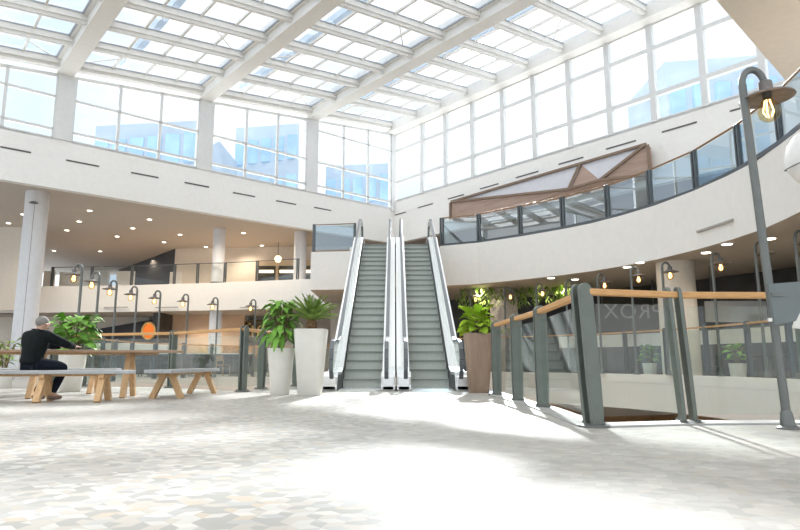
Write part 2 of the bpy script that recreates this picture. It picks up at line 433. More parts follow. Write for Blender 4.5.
for i, (s0, s1) in enumerate(bays):
    zt0 = 14.3-.108*s0; zt1 = 14.3-.108*s1
    mb = MB(); w = .05
    for z in ((9.98, 11.3, 13.1) if i == 0 else (9.95, 11.34)): rect_bar(mb, L, s0, s1, z-.055, z+.055)
    rect_bar(mb, L, s0, s1, 9.5, 9.62)
    rect_bar(mb, L, s0, s1, zt0-.14, zt0, z0b=zt1-.14, z1b=zt1)
    for k in range(1, 3):
        s = s0+(s1-s0)*k/3; zt = 14.3-.108*s
        rect_bar(mb, L, s-.06, s+.06, 9.55, zt)
    for s in (s0, s1): rect_bar(mb, L, s-.05, s+.05, 9.55, 14.25-.108*s)
    fr = struct(mb, 'window_%d' % wi, M['frame'])
    struct(pane(L, s0, s1, 9.55, zt0, zt1), 'pane', M['glass_win'], fr); wi += 1
ms = [0.12, 2.41, 4.3, 6.32, 8.36, 10.28, 12.24, 14.19, 16.12, 18.1, 20.1, 22.1, 24.1]
for i in range(len(ms)-1):
    s0, s1 = ms[i], ms[i+1]; mb = MB()
    for z, h in ((11.2,.09),(13.15,.09)): rect_bar(mb, R, s0, s1, z-h, z+h, .02, -.14)
    rect_bar(mb, R, s0, s1, 10.0, 10.14); rect_bar(mb, R, s0, s1, 14.15, 14.4)
    rect_bar(mb, R, s1-.12, s1+.12, 10.05, 14.3, .05, -.2)
    fr = struct(mb, 'window_%d' % wi, M['frame'])
    struct(pane(R, s0, s1, 10.05, 14.3, 14.3), 'pane', M['glass_win'], fr); wi += 1

# ------------------------------------------------------------------ SETTING: skylight roof
mb = MB(); A, B = 30, 40; q = [roof(-.5,-.4,.46), roof(A,-.4,.46), roof(A,B,.46), roof(-.5,B,.46)]
mb.hexa(q+[p+Vector((0,0,.03)) for p in q])
ceil = struct(mb, 'ceiling', M['glass_roof'])
def rbar(a0, b0, a1, b1, w, h, dz): return MB().bar(roof(a0,b0,dz), roof(a1,b1,dz), w, h)
for a in (5.9, 11.9, 17.9, 23.8, 29.7):
    mb = rbar(a, -.3, a, B, .62, .9, -.10); mb.bar(roof(a,-.3,.28), roof(a,B,.28), .90, .3)
    mb.cur = 1
    for sg in (-1, 1): mb.bar(roof(a+sg*.48,-.3,.36), roof(a+sg*.48,B,.36), .06, .07)  # strips coloured as the shade line along both beam edges
    struct(mb, 'main_beam', [M['beam'], M['shade_line']], ceil)
mb = rbar(.25, -.3, .25, B, .75, .65, -.12); mb.bar(roof(-.2,-.3,-.2), roof(-.2,B,-.2), .45, .75); struct(mb, 'main_beam', M['beam'], ceil)
beams = [.5, 5.9, 11.9, 17.9, 23.8, 29.7]
b = .35; k = 0
while b < 34:
    for i in range(5):
        a0, a1 = beams[i], beams[i+1]
        w = .25 if k else .5
        mb = rbar(a0+.2, b, a1-.2, b, w, .26, .16); mb.bar(roof(a0+.2,b,.04), roof(a1-.2,b,.04), w*.55, .15)
        mb.cur = 1
        for sg in (-1, 1): mb.bar(roof(a0+.2,b+sg*(w/2+.02),.38), roof(a1-.2,b+sg*(w/2+.02),.38), .03, .04)  # shadow outline drawn in colour beside each purlin
        struct(mb, 'purlin', [M['beam'], M['shade_line']], ceil)
    b += 2.28 if k == 0 else 1.955; k += 1
for i in range(5):
    a0, a1 = beams[i]+.3, beams[i+1]-.3
    for j in range(1, 4):
        a = a0+(a1-a0)*j/4
        struct(rbar(a, -.3, a, 34, .075, .10, .35), 'glazing_bar', M['beam'], ceil)
for i in range(4):                       # slim diagonal bracing rods under the glass
    for j in range(6):
        b0 = .6+j*3.9
        if (i+j) % 2: p, q_ = roof(beams[i]+.7,b0,.42), roof(beams[i]+2.6,b0+1.9,.42)
        else: p, q_ = roof(beams[i+1]-.7,b0,.42), roof(beams[i+1]-2.6,b0+1.9,.42)
        struct(MB().tube([p,q_], .025, 6), 'brace_rod', M['beam'], ceil)
for (a0,b0,a1,b1) in ((3.2,-1,3.2,30),(9.6,-1,9.6,30),(15.4,-1,15.4,30),(21,-1,21,30)):   # rails above the glass
    struct(MB().bar(roof(a0,b0,1.2), roof(a1,b1,1.2), .28, .3), 'maintenance_rail', M['facade'], ceil)

# ------------------------------------------------------------------ gallery walls (setting)
struct(MB().hexa([(-14.9,39.8,4.85),(-3,38.6,4.85),(-3,39.0,4.85),(-14.9,40.2,4.85),(-14.9,39.8,8),(-3,38.6,8),(-3,39.0,8),(-14.9,40.2,8)]), 'wall_gallery', M['cream'])
struct(MB().hexa([(-23,49.3,4.85),(-14.9,39.8,4.85),(-14.9,40.2,4.85),(-23,49.7,4.85),(-23,49.3,8),(-14.9,39.8,8),(-14.9,40.2,8),(-23,49.7,8)]), 'wall_gallery_dark', M['darkstone'])
struct(MB().box(-27,-22.5,35.2,35.6,3.35,8), 'wall_gallery_far', M['cream'])
p, q_ = at(-30,300,33.2), at(28,300,33.2)
struct(MB().box(p.x,q_.x,33.2,33.6,3.35,8.0), 'wall_cream', M['cream'])
struct(MB().box(-27,-24,49.5,50,4.85,8), 'wall_gallery_end', M['cream'])
# gallery behind the right wall
struct(MB().hexa([R(0,4.85,-6),R(26,4.85,-6),R(26,4.85,-6.3),R(0,4.85,-6.3),R(0,8,-6),R(26,8,-6),R(26,8,-6.3),R(0,8,-6.3)]), 'wall_gallery_right', M['cream'])
struct(MB().box(-3,4,41,41.4,4.85,8), 'wall_gallery_back', M['white'])
# ground ring back walls
struct(MB().hexa([(-30,38,0),(-15.6,38,0),(-15.6,38.4,0),(-30,38.4,0),(-30,38,3.35),(-15.6,38,3.35),(-15.6,38.4,3.35),(-30,38.4,3.35)]), 'wall_ring_left', M['cream'])
struct(MB().box(-13.6,-9.3,36.5,36.9,0,3.35), 'wall_ring_cream', mat('peach_plaster', (.72,.52,.36), .7, var=.03))
struct(MB().box(-9.3,-1.0,37.5,37.9,0,3.35), 'wall_ring_back', M['tan'])
struct(MB().box(-16,-13.6,41,41.4,0,3.35), 'wall_ring_dark', M['dark'])
dr = offset_poly([(13,5)]+[(12.6,9.5),(12.6,13),(12.2,16),(11.2,18.8),(9.6,21.6),(7.6,24.2),(5,26.5),(1.5,28),(-1.4,28.4)], 0)
mb = MB()
for i in range(len(dr)-1):
    A_, B_ = dr[i], dr[i+1]; t = (Vector(B_)-Vector(A_)).normalized(); n_ = Vector((t.y,-t.x))*.25
    mb.hexa([(*A_,0),(*B_,0),(B_[0]+n_.x,B_[1]+n_.y,0),(A_[0]+n_.x,A_[1]+n_.y,0),(*A_,3.35),(*B_,3.35),(B_[0]+n_.x,B_[1]+n_.y,3.35),(A_[0]+n_.x,A_[1]+n_.y,3.35)])
struct(mb, 'wall_ring_right', M['dark'])
struct(MB().box(-3.2,2.0,28.3,28.7,0,3.35), 'wall_ring_middle', M['tan'])

# ------------------------------------------------------------------ round columns
def column(x, y, r, z0, z1, m, label, collar=False):
    t = empty('round_column', (x,y,z0), label, 'column')
    MB().lathe([(r,z0),(r,z1)], (x,y,0), 40).build('shaft', m, t, smooth=True)
    MB().lathe([(r+.05,z0),(r+.05,z0+.12)], (x,y,0), 40).build('base_ring', M['lamp'], t, smooth=True)
    if collar:
        MB().box(x+r*.35,x+r*.35+.014,y-r*.94-.012,y-r*.85,z0+.3,z1-.5).build('joint_line', M['slot_soft'], t)
        MB().lathe([(.10,z1-.62),(.19,z1-.58),(.06,z1-.52)], (x+.15,y-r-.02,0), 16)  .build('uplight', M['panel_grey'], t, smooth=True)
    return t
c1 = gp(37,191,8.0)
column(c1.x-.13, c1.y+.3, .47, 0, 8.0, M['column'], 'tall round pale blue-white column at the left, behind the seated person', True)
column(-10.2, 33.8, .34, 0, 3.35, M['column'], 'short slim white column under the left gallery, below the upper slim column')
column(-10.2, 33.8, .34, 4.85, 8.0, M['column'], 'slim round white column standing on the left upper gallery')
column(-5.75, 34.6, .36, 4.85, 8.0, M['column'], 'white column at the right end of the left upper gallery beside the landing glass')
column(7.75, 17.0, .50, 0, 3.35, M['column_beige'], 'thick round beige column under the curved right balcony')

# ------------------------------------------------------------------ wall slots
def slots(px, fn_u, nrm, cat, lab, z=None):
    for i, (x0,y0,x1,y1) in enumerate(px):
        a = wall_pt(x0,y0,fn_u); b = wall_pt(x1,y1,fn_u); zz = (a.z+b.z)/2
        a.z = b.z = zz
        mb = MB().bar(a, b, .03, .065)
        o = mb.build('slot_vent', M['slot']); tag(o, lab % ORD[i], cat, group=None)
slots([(0,148,31,153),(66,161,99,167),(131,173.5,158.5,178.2),(184.5,183.2,209,187.7),(233,193.3,255,197.3),(276,201.5,296,205),(314,208,331,211)],
      U1, -U2, 'vent', 'thin dark slot vent in the white left wall, %s from the left')
slots([(393,216.2,406,212.6),(418,208.5,433,204),(448,200,464,194.8),(480,190,498.5,184),(516,179,538.5,171.5),(558.5,165.2,583.5,158),(606,149.8,636,141.6),(662,133,697,123),(730,112.5,757,104)],
      U2, -U1, 'vent', 'thin dark slot vent in the white right wall, %s from the corner')
def fascia_slot(x0,y0,x1,y1,Y0,Y1,lab):
    a = at(x0,y0,Y0); b = at(x1,y1,Y1); z = (a.z+b.z)/2; a.z = b.z = z
    tag(MB().bar(a,b,.05,.05).build('slot_vent', M['slot_soft']), lab, 'vent')
fascia_slot(697,231.5,733,222.5,14.85,13.55,'thin slot vent in the curved white fascia of the right balcony')
for i,(x0,x1) in enumerate(((104,128),(155,178),(240,258))):
    a_, b_ = at(x0,308,34.0-.012*x0), at(x1,307.6,34.0-.012*x1)
    pa, pb = gp(x0,287,4.85), gp(x1,286,4.85)
    e0 = [(-20.2,34.6),(-15.2,34.1),(-9.8,33.0),(-5.2,31.6)]
    def edgeY(X):
        for (xa,ya),(xb,yb) in zip(e0,e0[1:]):
            if xa <= X <= xb: return ya+(yb-ya)*(X-xa)/(xb-xa)
        return 33
    fascia_slot(x0,308,x1,307.6,edgeY(a_.x)-.0,edgeY(b_.x)-.0,['left','middle','right'][i]+' faint slot vent in the white fascia of the left gallery')

# ------------------------------------------------------------------ balustrades
def blade(mb, c, z0, z1, along_dir, w, th, gap, tilt=Vector((0,0,0)), round_top=True):
    """pair of flat rounded fins, wide across the rail direction"""
    t = Vector((along_dir[0],along_dir[1],0)).normalized(); n = Vector((t.y,-t.x,0))
    for sg in ((-1,1) if gap else (0,)):
        o = Vector((c[0],c[1],0))+t*(sg*gap/2)
        prof = [(-w/2*.86,z0),(w/2*.86,z0),(w/2,z0+.3*(z1-z0)),(w/2,z1-w/2)]
        if round_top: prof += [(w/2*math.cos(a),z1-w/2+w/2*math.sin(a)) for a in [PI*i/8 for i in range(1,8)]]
        else: prof += [(w/2,z1),(-w/2,z1)]
        prof += [(-w/2,z1-w/2),(-w/2,z0+.3*(z1-z0))]
        poly = [o+n*x+Vector((0,0,z))+tilt*((z-z0)/(z1-z0))-t*th/2 for x,z in prof]
        mb.prism(poly, t*th)
def balustrade(label, posts, z0, ztop, zr, gz, glassm, postm, railm, w=.20, th=.035, gap=.09, group=None, rail_r=(.045,.03), closed_ends=True, foot=True, tilts={}, dirs={}, skip_glass=(), slender=False):
    root = empty('glass_balustrade', (posts[0][0],posts[0][1],z0), label, 'balustrade', group)
    n = len(posts)
    for i, p in enumerate(posts):
        a = Vector(posts[max(i-1,0)]); b = Vector(posts[min(i+1,n-1)]); d = (b-a).normalized()
        if i in dirs: d = Vector(dirs[i]).normalized()
        mb = MB()
        if slender: mb.bar((p[0],p[1],z0),(p[0],p[1],ztop),w,th*2,up=(d.x,d.y,0),dz=-th)
        else: blade(mb, p, z0+.02, ztop, d, w, th, gap, tilts.get(i, Vector((0,0,0))))
        po = mb.build('post', postm, root, bevel=0)
        if foot and not slender:
            m2 = MB().lathe([(.15,z0+.002),(.15,z0+.018),(.10,z0+.03)], (p[0],p[1],0), 20)
            for k in range(4):
                m2.lathe([(.014,z0+.02),(.014,z0+.045)], (p[0]+.115*math.cos(k*PI/2+.6),p[1]+.115*math.sin(k*PI/2+.6),0), 6)
            m2.build('foot_plate', M['lamp'], po, smooth=True)
    for i in range(n-1):
        if i in skip_glass: continue
        a = Vector(posts[i]); b = Vector(posts[i+1]); d = (b-a).normalized(); e = (gap/2+th*.5 if gap else th/2)
        a2 = a+d*e; b2 = b-d*e
        MB().bar((a2.x,a2.y,gz[0]),(b2.x,b2.y,gz[0]),.014,gz[1]-gz[0]).build('glass_panel', glassm, root)
    mb = MB(); pp = posts if not closed_ends else posts
    for i in range(n-1):
        a, b = posts[i], posts[i+1]
        ln = (Vector(b)-Vector(a)).length; d = (Vector(b)-Vector(a)).normalized()
        ex = .02 if i < n-2 else .05
        mb.bar((a[0]-d.x*.04,a[1]-d.y*.04,zr),(b[0]+d.x*ex,b[1]+d.y*ex,zr),rail_r[0]*2,rail_r[1]*2)
    mb.build('handrail', railm, root, bevel=.008)
    return root
# near right: along the walkway, round the corner and across the front of the well
balustrade('glass balustrade with grey-green fin posts and orange wood rail, nearest at the right',
    [(1.71,10.95),(1.77,9.35),(1.83,8.0),(1.76,5.70),(2.75,5.98),(4.0,6.02),(5.35,6.5)], 0, 1.31, 1.20, (.09,1.12), M['glass_rail'], M['post'], M['railwood'], w=.15, th=.035, gap=.10, tilts={3:Vector((-.06,0,0)),4:Vector((-.07,0,0))}, dirs={4:(1,-.10)})
mb = MB()
for a_, b_ in zip([(1.72,11.2),(1.77,9.35),(1.83,8.0),(1.76,5.70)],[(1.77,9.35),(1.83,8.0),(1.76,5.70),(1.76,5.69)]): mb.bar((*a_,.001),(*b_,.001),.30,.016)
for a_, b_ in zip([(1.70,5.72),(2.75,5.98),(4.0,6.02),(5.35,6.5)],[(2.75,5.98),(4.0,6.02),(5.35,6.5),(6.3,7.6)]): mb.bar((*a_,.001),(*b_,.001),.30,.016)
struct(mb, 'trim_40', mat('grey_edge_strip', (.40,.40,.39), .5))
# near left: behind tables and turning back beside the escalator
balustrade('glass balustrade with orange wood rail behind the picnic tables at the left',
    [(-8.5,15.15),(-7.65,14.95),(-5.2,14.1),(-3.12,12.3),(-3.0,13.4),(-2.5,14.9)], 0, 1.30, 1.20, (.09,1.12), M['glass_rail'], M['post'], M['railwood'], w=.15, th=.03, gap=.09)
# far ring rails
fr_posts = along(offset_poly(FAR_R, -.05), 0, n=13)
balustrade('far curved glass balustrade on a white kerb under the right balcony', fr_posts, .24, 1.48, 1.40, (.28,1.36), M['glass_rail'], M['post_dark'], M['railwood'], w=.10, th=.03, gap=.06, foot=False, rail_r=(.035,.02))
fl_posts = along(offset_poly(FAR_L, -.10), 0, n=11)
balustrade('far curved glass balustrade across the well, below the left gallery', fl_posts, 0, 1.27, 1.18, (.06,1.14), M['glass_rail'], M['post_dark'], M['railwood'], w=.10, th=.03, gap=.06, foot=False, rail_r=(.035,.02))
# upper right curved balcony
up = [gp(x,y,4.85) for x,y in ((442,246.3),(479,243),(520.5,236.3),(563,229),(608,219.5),(651,207),(696.6,191),(741,169.5),(782,143.3))]
ups = [(p.x+.0,p.y) for p in up]
ups = [(x+.06*(x/8),y+.12) for x,y in ups]+[(7.2,9.3),(6.5,7.5),(5.4,6.2)]
balustrade('curved tinted glass balustrade along the right upper balcony', ups, 4.85, 5.98, 5.93, (4.93,5.90), M['glass_upper'], M['post_dark'], wood('bronze_brown_rail',(.22,.13,.07),(.32,.20,.11)), w=.10, th=.05, gap=.10, foot=False, rail_r=(.025,.02))
ed = [(-20.0,34.75),(-17.6,34.5),(-15.2,34.25),(-12.6,33.75),(-11.2,33.42),(-9.6,33.12),(-7.7,32.55),(-5.4,31.85)]
balustrade('clear glass balustrade along the left upper gallery', ed, 4.85, 6.0, 5.95, (4.93,5.92), M['glass_clear'], M['post_dark'], M['post_dark'], w=.09, th=.04, gap=.10, foot=False, rail_r=(.025,.02))
balustrade('tinted glass balustrade left of the escalators on the landing', [(-3.42,23.8),(-1.78,23.55)], 4.85, 6.0, 5.96, (4.95,5.94), M['glass_upper'], M['post_dark'], M['relief_trim'], w=.10, th=.05, gap=0, foot=False, rail_r=(.02,.02), slender=True)
# dark bottom channel of the upper balcony glass
mb = MB()
for a_, b_ in zip(ups, ups[1:]): mb.bar((*a_,4.855),(*b_,4.855),.10,.10)
trim(mb, M['post_dark'])

# ------------------------------------------------------------------ escalators
def strip(mb, top, bot, x0, x1):
    n = len(top)
    for i in range(n-1):
        a, b, c, d = top[i], top[i+1], bot[i+1], bot[i]
        mb.hexa([(x0,*d),(x1,*d),(x1,*c),(x0,*c),(x0,*a),(x1,*a),(x1,*b),(x0,*b)])
def escalator(xc, w, outer, label):
    Y0 = 13.5; T = .364; Rr = .21; NS = 23
    root = empty('escalator', (xc,Y0,0), label, 'escalator', 'pair of escalators')
    ox, oy = xc, Y0
    def sh(mb):     # into the world, turned a hair to the left like the pair in the place
        for i, v in enumerate(mb.v): mb.v[i] = Vector((ox+v.x-.0097*v.y, oy+v.y, v.z))
        return mb
    for k in range(NS+1):
        z = Rr*k; y0 = 0 if k == 0 else .4+T*(k-1); y1 = .4+T*k if k < NS else .4+T*k+.3
        if k == 0: continue
        mb = MB(); mb.cur = 0
        # curved ribbed riser
        seg = 4; pr = [(y0+.025*math.sin(PI*j/seg*.5+PI/2*0), z-Rr+Rr*j/seg) for j in range(seg)]+[(y0,z)]
        mb.add([(-w/2,y,zz) for y,zz in pr]+[(w/2,y,zz) for y,zz in pr], [(j,j+1,seg+2+j,seg+1+j) for j in range(seg)])
        mb.cur = 1
        mb.box(-w/2,w/2,y0-.012,y1,z-.03,z)
        sh(mb).build('step', [M['step'], M['tread']], root)
    sh(MB().box(-w/2-.02,w/2+.02,-.5,.42,.0,.012)).build('comb_plate', M['steel'], root)
    yt = .4+T*NS
    sh(MB().box(-w/2-.02,w/2+.02,yt,yt+.8,Rr*NS+.0,Rr*NS+.03)).build('comb_plate', M['steel'], root)
    base = [(-.75,0),(.2,0),(.6,.10),(yt-.3,Rr*NS-.1),(yt+.3,Rr*NS),(yt+1.3,Rr*NS)]
    off = lambda dz: [(y,z+dz) for y,z in base]
    for sg, side in ((-1,'l'),(1,'r')):
        isout = (sg == outer)
        x_in = sg*(w/2+.01); x_deck1 = sg*(w/2+.33) if isout else sg*(w/2+.30)
        xa, xb = sorted((x_in, x_in+sg*.02))
        mb = MB(); strip(mb, off(.32), off(-.12), xa, xb); sh(mb).build('skirt', M['rubber'], root)
        xa, xb = sorted((x_in+sg*.0, x_deck1))
        mb = MB(); strip(mb, [(-.95,.10)]+off(.38), [(-.95,.02)]+off(.30), xa, xb)
        sh(mb).build('deck', M['steel'], root, bevel=.01)
        xc_ = x_in+sg*.11
        gl_top = [(-1.0,.55),(-.95,.78),(-.8,.92),(-.5,.98)]+[(y,z+1.0) for y,z in base[1:5]]+[(yt+1.0,Rr*NS+1.0),(yt+1.2,Rr*NS+.9),(yt+1.3,Rr*NS+.55)]
        gl_bot = [(-1.0,.42),(-.95,.36),(-.8,.34),(-.5,.36)]+[(y,z+.36) for y,z in base[1:5]]+[(yt+1.0,Rr*NS+.36),(yt+1.2,Rr*NS+.36),(yt+1.3,Rr*NS+.40)]
        mb = MB(); strip(mb, gl_top, gl_bot, xc_-.006, xc_+.006); sh(mb).build('glass_side', M['glass_rail'], root)
        hr = [(-.6,.22),(-.95,.26),(-1.08,.42),(-1.10,.62),(-1.03,.82),(-.86,.98),(-.55,1.04)]+[(y,z+1.04) for y,z in base[1:5]]+[(yt+1.0,Rr*NS+1.04),(yt+1.28,Rr*NS+.92),(yt+1.4,Rr*NS+.6),(yt+1.25,Rr*NS+.35)]
        mb = MB()
        for (p, q2) in zip(hr, hr[1:]): mb.bar((xc_,*p),(xc_,*q2),.085,.05,up=(0,-(q2[1]-p[1]),(q2[0]-p[0])) if True else (0,0,1),dz=-.025)
        sh(mb).build('handrail', M['handrail_grey'], root, bevel=.01)
        mb = MB(); strip(mb, [(y,z-.02) for y,z in hr[6:12]], [(y,z-.07) for y,z in hr[6:12]], xc_-.025, xc_+.025); sh(mb).build('handrail_track', M['steel'], root)
        # newel skirt at the foot
        xa, xb = sorted((x_in+sg*.01, x_deck1-sg*.01))
        sh(MB().box(xa,xb,-.95,.3,.0,.30)).build('newel_base', M['steel'], root, bevel=.03)
        if isout:
            mb = MB(); xa, xb = sorted((x_deck1-sg*.03, x_deck1)); strip(mb, off(.33), off(-.95)[:0]+[(y,max(z-.95,-.0) if y < 1.0 else z-.95) for y,z in base], xa, xb)
            sh(mb).build('side_cladding', M['clad'], root)
        else:
            xa, xb = sorted((x_deck1-sg*.03, x_deck1))
    mb = MB(); strip(mb, [(y,z-.3) for y,z in base[2:]], [(y,z-.95) for y,z in base[2:]], -w/2-.3, w/2+.3)
    sh(mb).build('truss', M['clad'], root)
    return root
escalator(-.838, .87, -1, 'left escalator of the pair with grey steps, next to the off-white planters')
escalator(.667, .88, 1, 'right escalator of the pair with grey steps, next to the brown planter')

# ------------------------------------------------------------------ lamps
def make_lamp(loc, label, group, big=False):
    x, y, z = loc
    t = empty('street_lamp', loc, label, 'lamp post', group)
    MB().tube([(x,y,z),(x,y,z+2.95)], .034, 12).build('pole', M['lamp'], t, smooth=True)
    arc = [(x+.1-.1*math.cos(a),y,z+2.95+.14*math.sin(a)) for a in [PI*i/10 for i in range(10)]]+[(x+.205,y,z+2.93)]
    MB().tube(arc, .03, 10).build('gooseneck', M['lamp'], t, smooth=True)
    MB().lathe([(.085,z),(.085,z+.015),(.058,z+.03),(.045,z+.13),(.034,z+.15)], (x,y,0), 16).build('base', M['lamp'], t, smooth=True)
    sx = x+.205
    sh = MB().lathe([(.04,z+2.98),(.055,z+2.97),(.06,z+2.885),(.215,z+2.83),(.22,z+2.815),(.055,z+2.865),(.04,z+2.88)], (sx,y,0), 28).build('shade', M['shade'], t, smooth=True)
    MB().lathe([(.035,z+2.9),(.035,z+2.80)], (sx,y,0), 12).build('socket', M['lamp'], sh, smooth=True)
    bl = MB().lathe([(.03,z+2.83),(.045,z+2.80),(.083,z+2.75),(.092,z+2.70),(.078,z+2.645),(.04,z+2.61),(.004,z+2.60)], (sx,y,0), 20).build('bulb', M['bulbglass'], t, smooth=True)
    fm = MB()
    for k in range(5):
        a = 2*PI*k/5
        fm.tube([(sx+.02*math.cos(a),y+.02*math.sin(a),z+2.80),(sx+.045*math.cos(a),y+.045*math.sin(a),z+2.70),(sx+.02*math.cos(a),y+.02*math.sin(a),z+2.65)], .005, 6)
    fm.build('filament', M['bulb'], bl)
    return t
lamp0 = make_lamp((3.40,5.5,0), 'tall grey lamp post with glowing bulb, nearest at the far right carrying a grey panel', None)
note_kids(lamp0); lamp0.rotation_euler = (0,math.radians(-2.2),0)
LL = [(-8.27,15.7),(-8.48,17.05),(-8.84,18.9),(-8.86,20.45),(-8.54,21.65),(-7.94,22.8),(-7.2,24.05),(-5.88,24.8)]
for i, (x, y) in enumerate(LL):
    o = dup(lamp0, (x,y,0), PI, 'grey gooseneck lamp post on the left rim of the well, %s from the left' % ORD[i]); o['group'] = 'lamp posts along the left rim'
LR = [(2.58,22.45),(3.71,21.6),(4.6,20.55),(5.35,19.6),(5.95,18.3),(6.45,16.95),(6.98,16.15),(7.6,14.75),(7.88,13.4),(8.0,12.2)]
for i, (x, y) in enumerate(LR):
    v_ = Vector((x-.5,y-13)).normalized()*.22; x += v_.x*.25; y += v_.y*.25
    o = dup(lamp0, (x,y,0), 0, 'grey gooseneck lamp post on the right rim of the well, %s from the escalators' % ORD[i]); o['group'] = 'lamp posts along the right rim'; o.location.z = .24; o.scale = (1,1,.965)
lamp0.scale = (1.08,1.08,1.085)
# sign panel fixed on the near lamp post
a_, b_ = at(768.5,284,5.42), at(806,281,5.42); c_, d_ = at(796,321,5.42), at(775,325,5.42)
t = empty('sign_panel', (a_.x,5.42,d_.z), 'blank slate grey sign panel clamped to the nearest lamp post', 'sign panel')
MB().prism([a_,b_,at(806,300,5.42),c_,d_], (0,.03,0)).build('panel', M['panel_grey'], t)
MB().bar((3.365,5.43,1.16),(3.365,5.43,1.19),.10,.06,up=(0,1,0),dz=-.02).build('clamp', M['lamp'], t)
MB().lathe([(.018,d_.z+.03),(.018,d_.z+.06)], (3.27,5.40,0), 10).build('bolt', M['offwhite'], t)
tag(MB().prism([at(801,300,5.62),at(815,296,5.62),at(815,330,5.62),at(794,328,5.62)], (0,.03,0)).build('menu_board', M['offwhite']), 'off-white board behind the slate grey sign panel at the right edge', 'board')

# ------------------------------------------------------------------ wood relief on the right wall
def rp(x, y, off=.45): return wall_pt(x, y, U2, off, -U1)
RP = dict(TL=(451.6,202.8),BL=(451.6,220.5),TR=(647,145.5),BR=(650,176),A=(581.5,164.8),B=(569.5,190.4),Cc=(601,181.2),D=(480,218.5))
V = {k: rp(*v, off=(.75 if k in ('B','Cc','D') else .45)) for k, v in RP.items()}
t = empty('wood_relief', V['BL'], 'long faceted panel of wood and lilac-grey triangles on the right wall', 'wall panel')
back = U1*.30
for nm, ks in (('grey_facet',('TL','A','B')),('grey_facet',('A','TR','Cc')),('wood_facet',('A','B','Cc')),('wood_facet',('TR','BR','Cc')),('wood_facet',('TL','BL','D','B')),('wood_facet',('D','B','Cc','BR'))):
    MB().prism([V[k] for k in ks], back).build(nm, M['relief_grey'] if 'grey' in nm else M['relief_wood'], t)
for a_, b_ in (('TL','A'),('A','TR'),('A','B'),('TL','B'),('B','Cc'),('TR','Cc'),('Cc','BR'),('TR','BR'),('TL','BL')):
    MB().bar(V[a_]-U1*.05, V[b_]-U1*.05, .10, .10).build('edge_trim', M['relief_trim'], t)

# ------------------------------------------------------------------ downlights
def downlights(px, z, lab, grp):
    pr = None
    for i, (x, y) in enumerate(sorted(px)):
        p = gp(x, y, z)
        if pr is None:
            t = empty('downlight', p, lab % ORD[i], 'downlight', grp)
            MB().lathe([(.15,z-.02),(.15,z-.001)], (p.x,p.y,0), 16).build('rim', M['frame'], t, smooth=True)
            MB().lathe([(.11,z-.03),(.11,z-.015)], (p.x,p.y,0), 16).build('lens', M['down'], t, smooth=True)
            pr = t; note_kids(t)
        else: dup(pr, p, None, lab % ORD[i])
cr = [(25,141),(68,115),(264,104),(233,136),(197,162),(345,180),(391,156),(440,130),(159,222),(295,224),(483,197),(530,175),(717,170),(771,207),(606,211),(712,224)]
downlights([(x/2.944, 175+y/2.944) for x,y in cr], 8.0, 'small recessed downlight in the left upper gallery ceiling, %s from the left', 'downlights in the left gallery ceiling')
downlights([(551,277.5),(627,266.5),(640,262),(706,252),(727,243.5),(575,279),(770,238)], 3.35, 'small recessed downlight under the right balcony, %s from the left', 'downlights under the right balcony')
downlights([(110,324),(142,319.5),(185,318.8),(207,318.6)], 3.35, 'small recessed downlight under the left gallery, %s from the left', 'downlights under the left gallery')

# ------------------------------------------------------------------ tables and benches
def trestle(root, c, ax, z, splay, hgt, name='leg', w=.085):
    """A-frame: two leaning square legs, splayed across the bench"""
    a = Vector((ax.x,ax.y,0)); n = Vector((-a.y,a.x,0))
    for sg in (-1, 1):
        top = Vector((c[0],c[1],hgt))+n*sg*.05; bot = Vector((c[0],c[1],0))+n*sg*splay
        MB().bar(bot, top, w, w, up=a, dz=-w/2).build(name, M['paleoak'], root)
    MB().bar(Vector((c[0],c[1],hgt-.06))-n*.16, Vector((c[0],c[1],hgt-.06))+n*.16, .07, .06).build('crossbar', M['paleoak'], root)
def plank_table(name, label, cat, c, ang, length, width, top_z, th, legs, splay, m, nplank, group=None):
    ax = Vector((math.cos(ang), math.sin(ang), 0)); n = Vector((-ax.y, ax.x, 0))
    root = empty(name, (c[0],c[1],0), label, cat, group)
    mb = MB(); pw = width/nplank
    for k in range(nplank):
        o = Vector((c[0],c[1],top_z-th))+n*(-width/2+pw*(k+.5))
        mb.bar(o-ax*length/2, o+ax*length/2, pw-.006, th)
    ob = mb.build('top' if cat == 'table' else 'seat', m, root, bevel=.006)
    MB().bar(Vector((c[0],c[1],top_z-th-.035))-ax*length*.42, Vector((c[0],c[1],top_z-th-.035))+ax*length*.42, .08, .035).build('rail', M['paleoak'], root)
    for d in legs:
        p = Vector((c[0],c[1],0))+ax*d
        trestle(root, p, ax, 0, splay, top_z-th)
    return root
A9 = math.radians(9)
plank_table('bench', 'long grey-topped bench with oak A-frame legs, the one the person sits on', 'bench', (-5.62,9.12), A9, 3.2, .36, .46, .055, (-1.25,.38,1.20), .27, M['benchtop'], 3, 'trestle benches')
plank_table('bench', 'grey-topped bench behind the table, beyond the seated person', 'bench', (-7.0,11.45), A9, 3.4, .36, .46, .055, (-1.3,1.28), .24, M['benchtop'], 3, 'trestle benches')
plank_table('bench', 'short grey-topped bench pointing away, right of the table end', 'bench', (-3.72,10.75), math.radians(88), 2.3, .44, .46, .055, (-.75,.85), .24, M['benchtop'], 3, 'trestle benches')
plank_table('picnic_table', 'long brown plank table with oak A-frame legs in front of the person', 'table', (-5.9,10.22), A9, 4.3, .78, .775, .04, (-1.75,-.05,1.36), .32, M['tabletop'], 5)

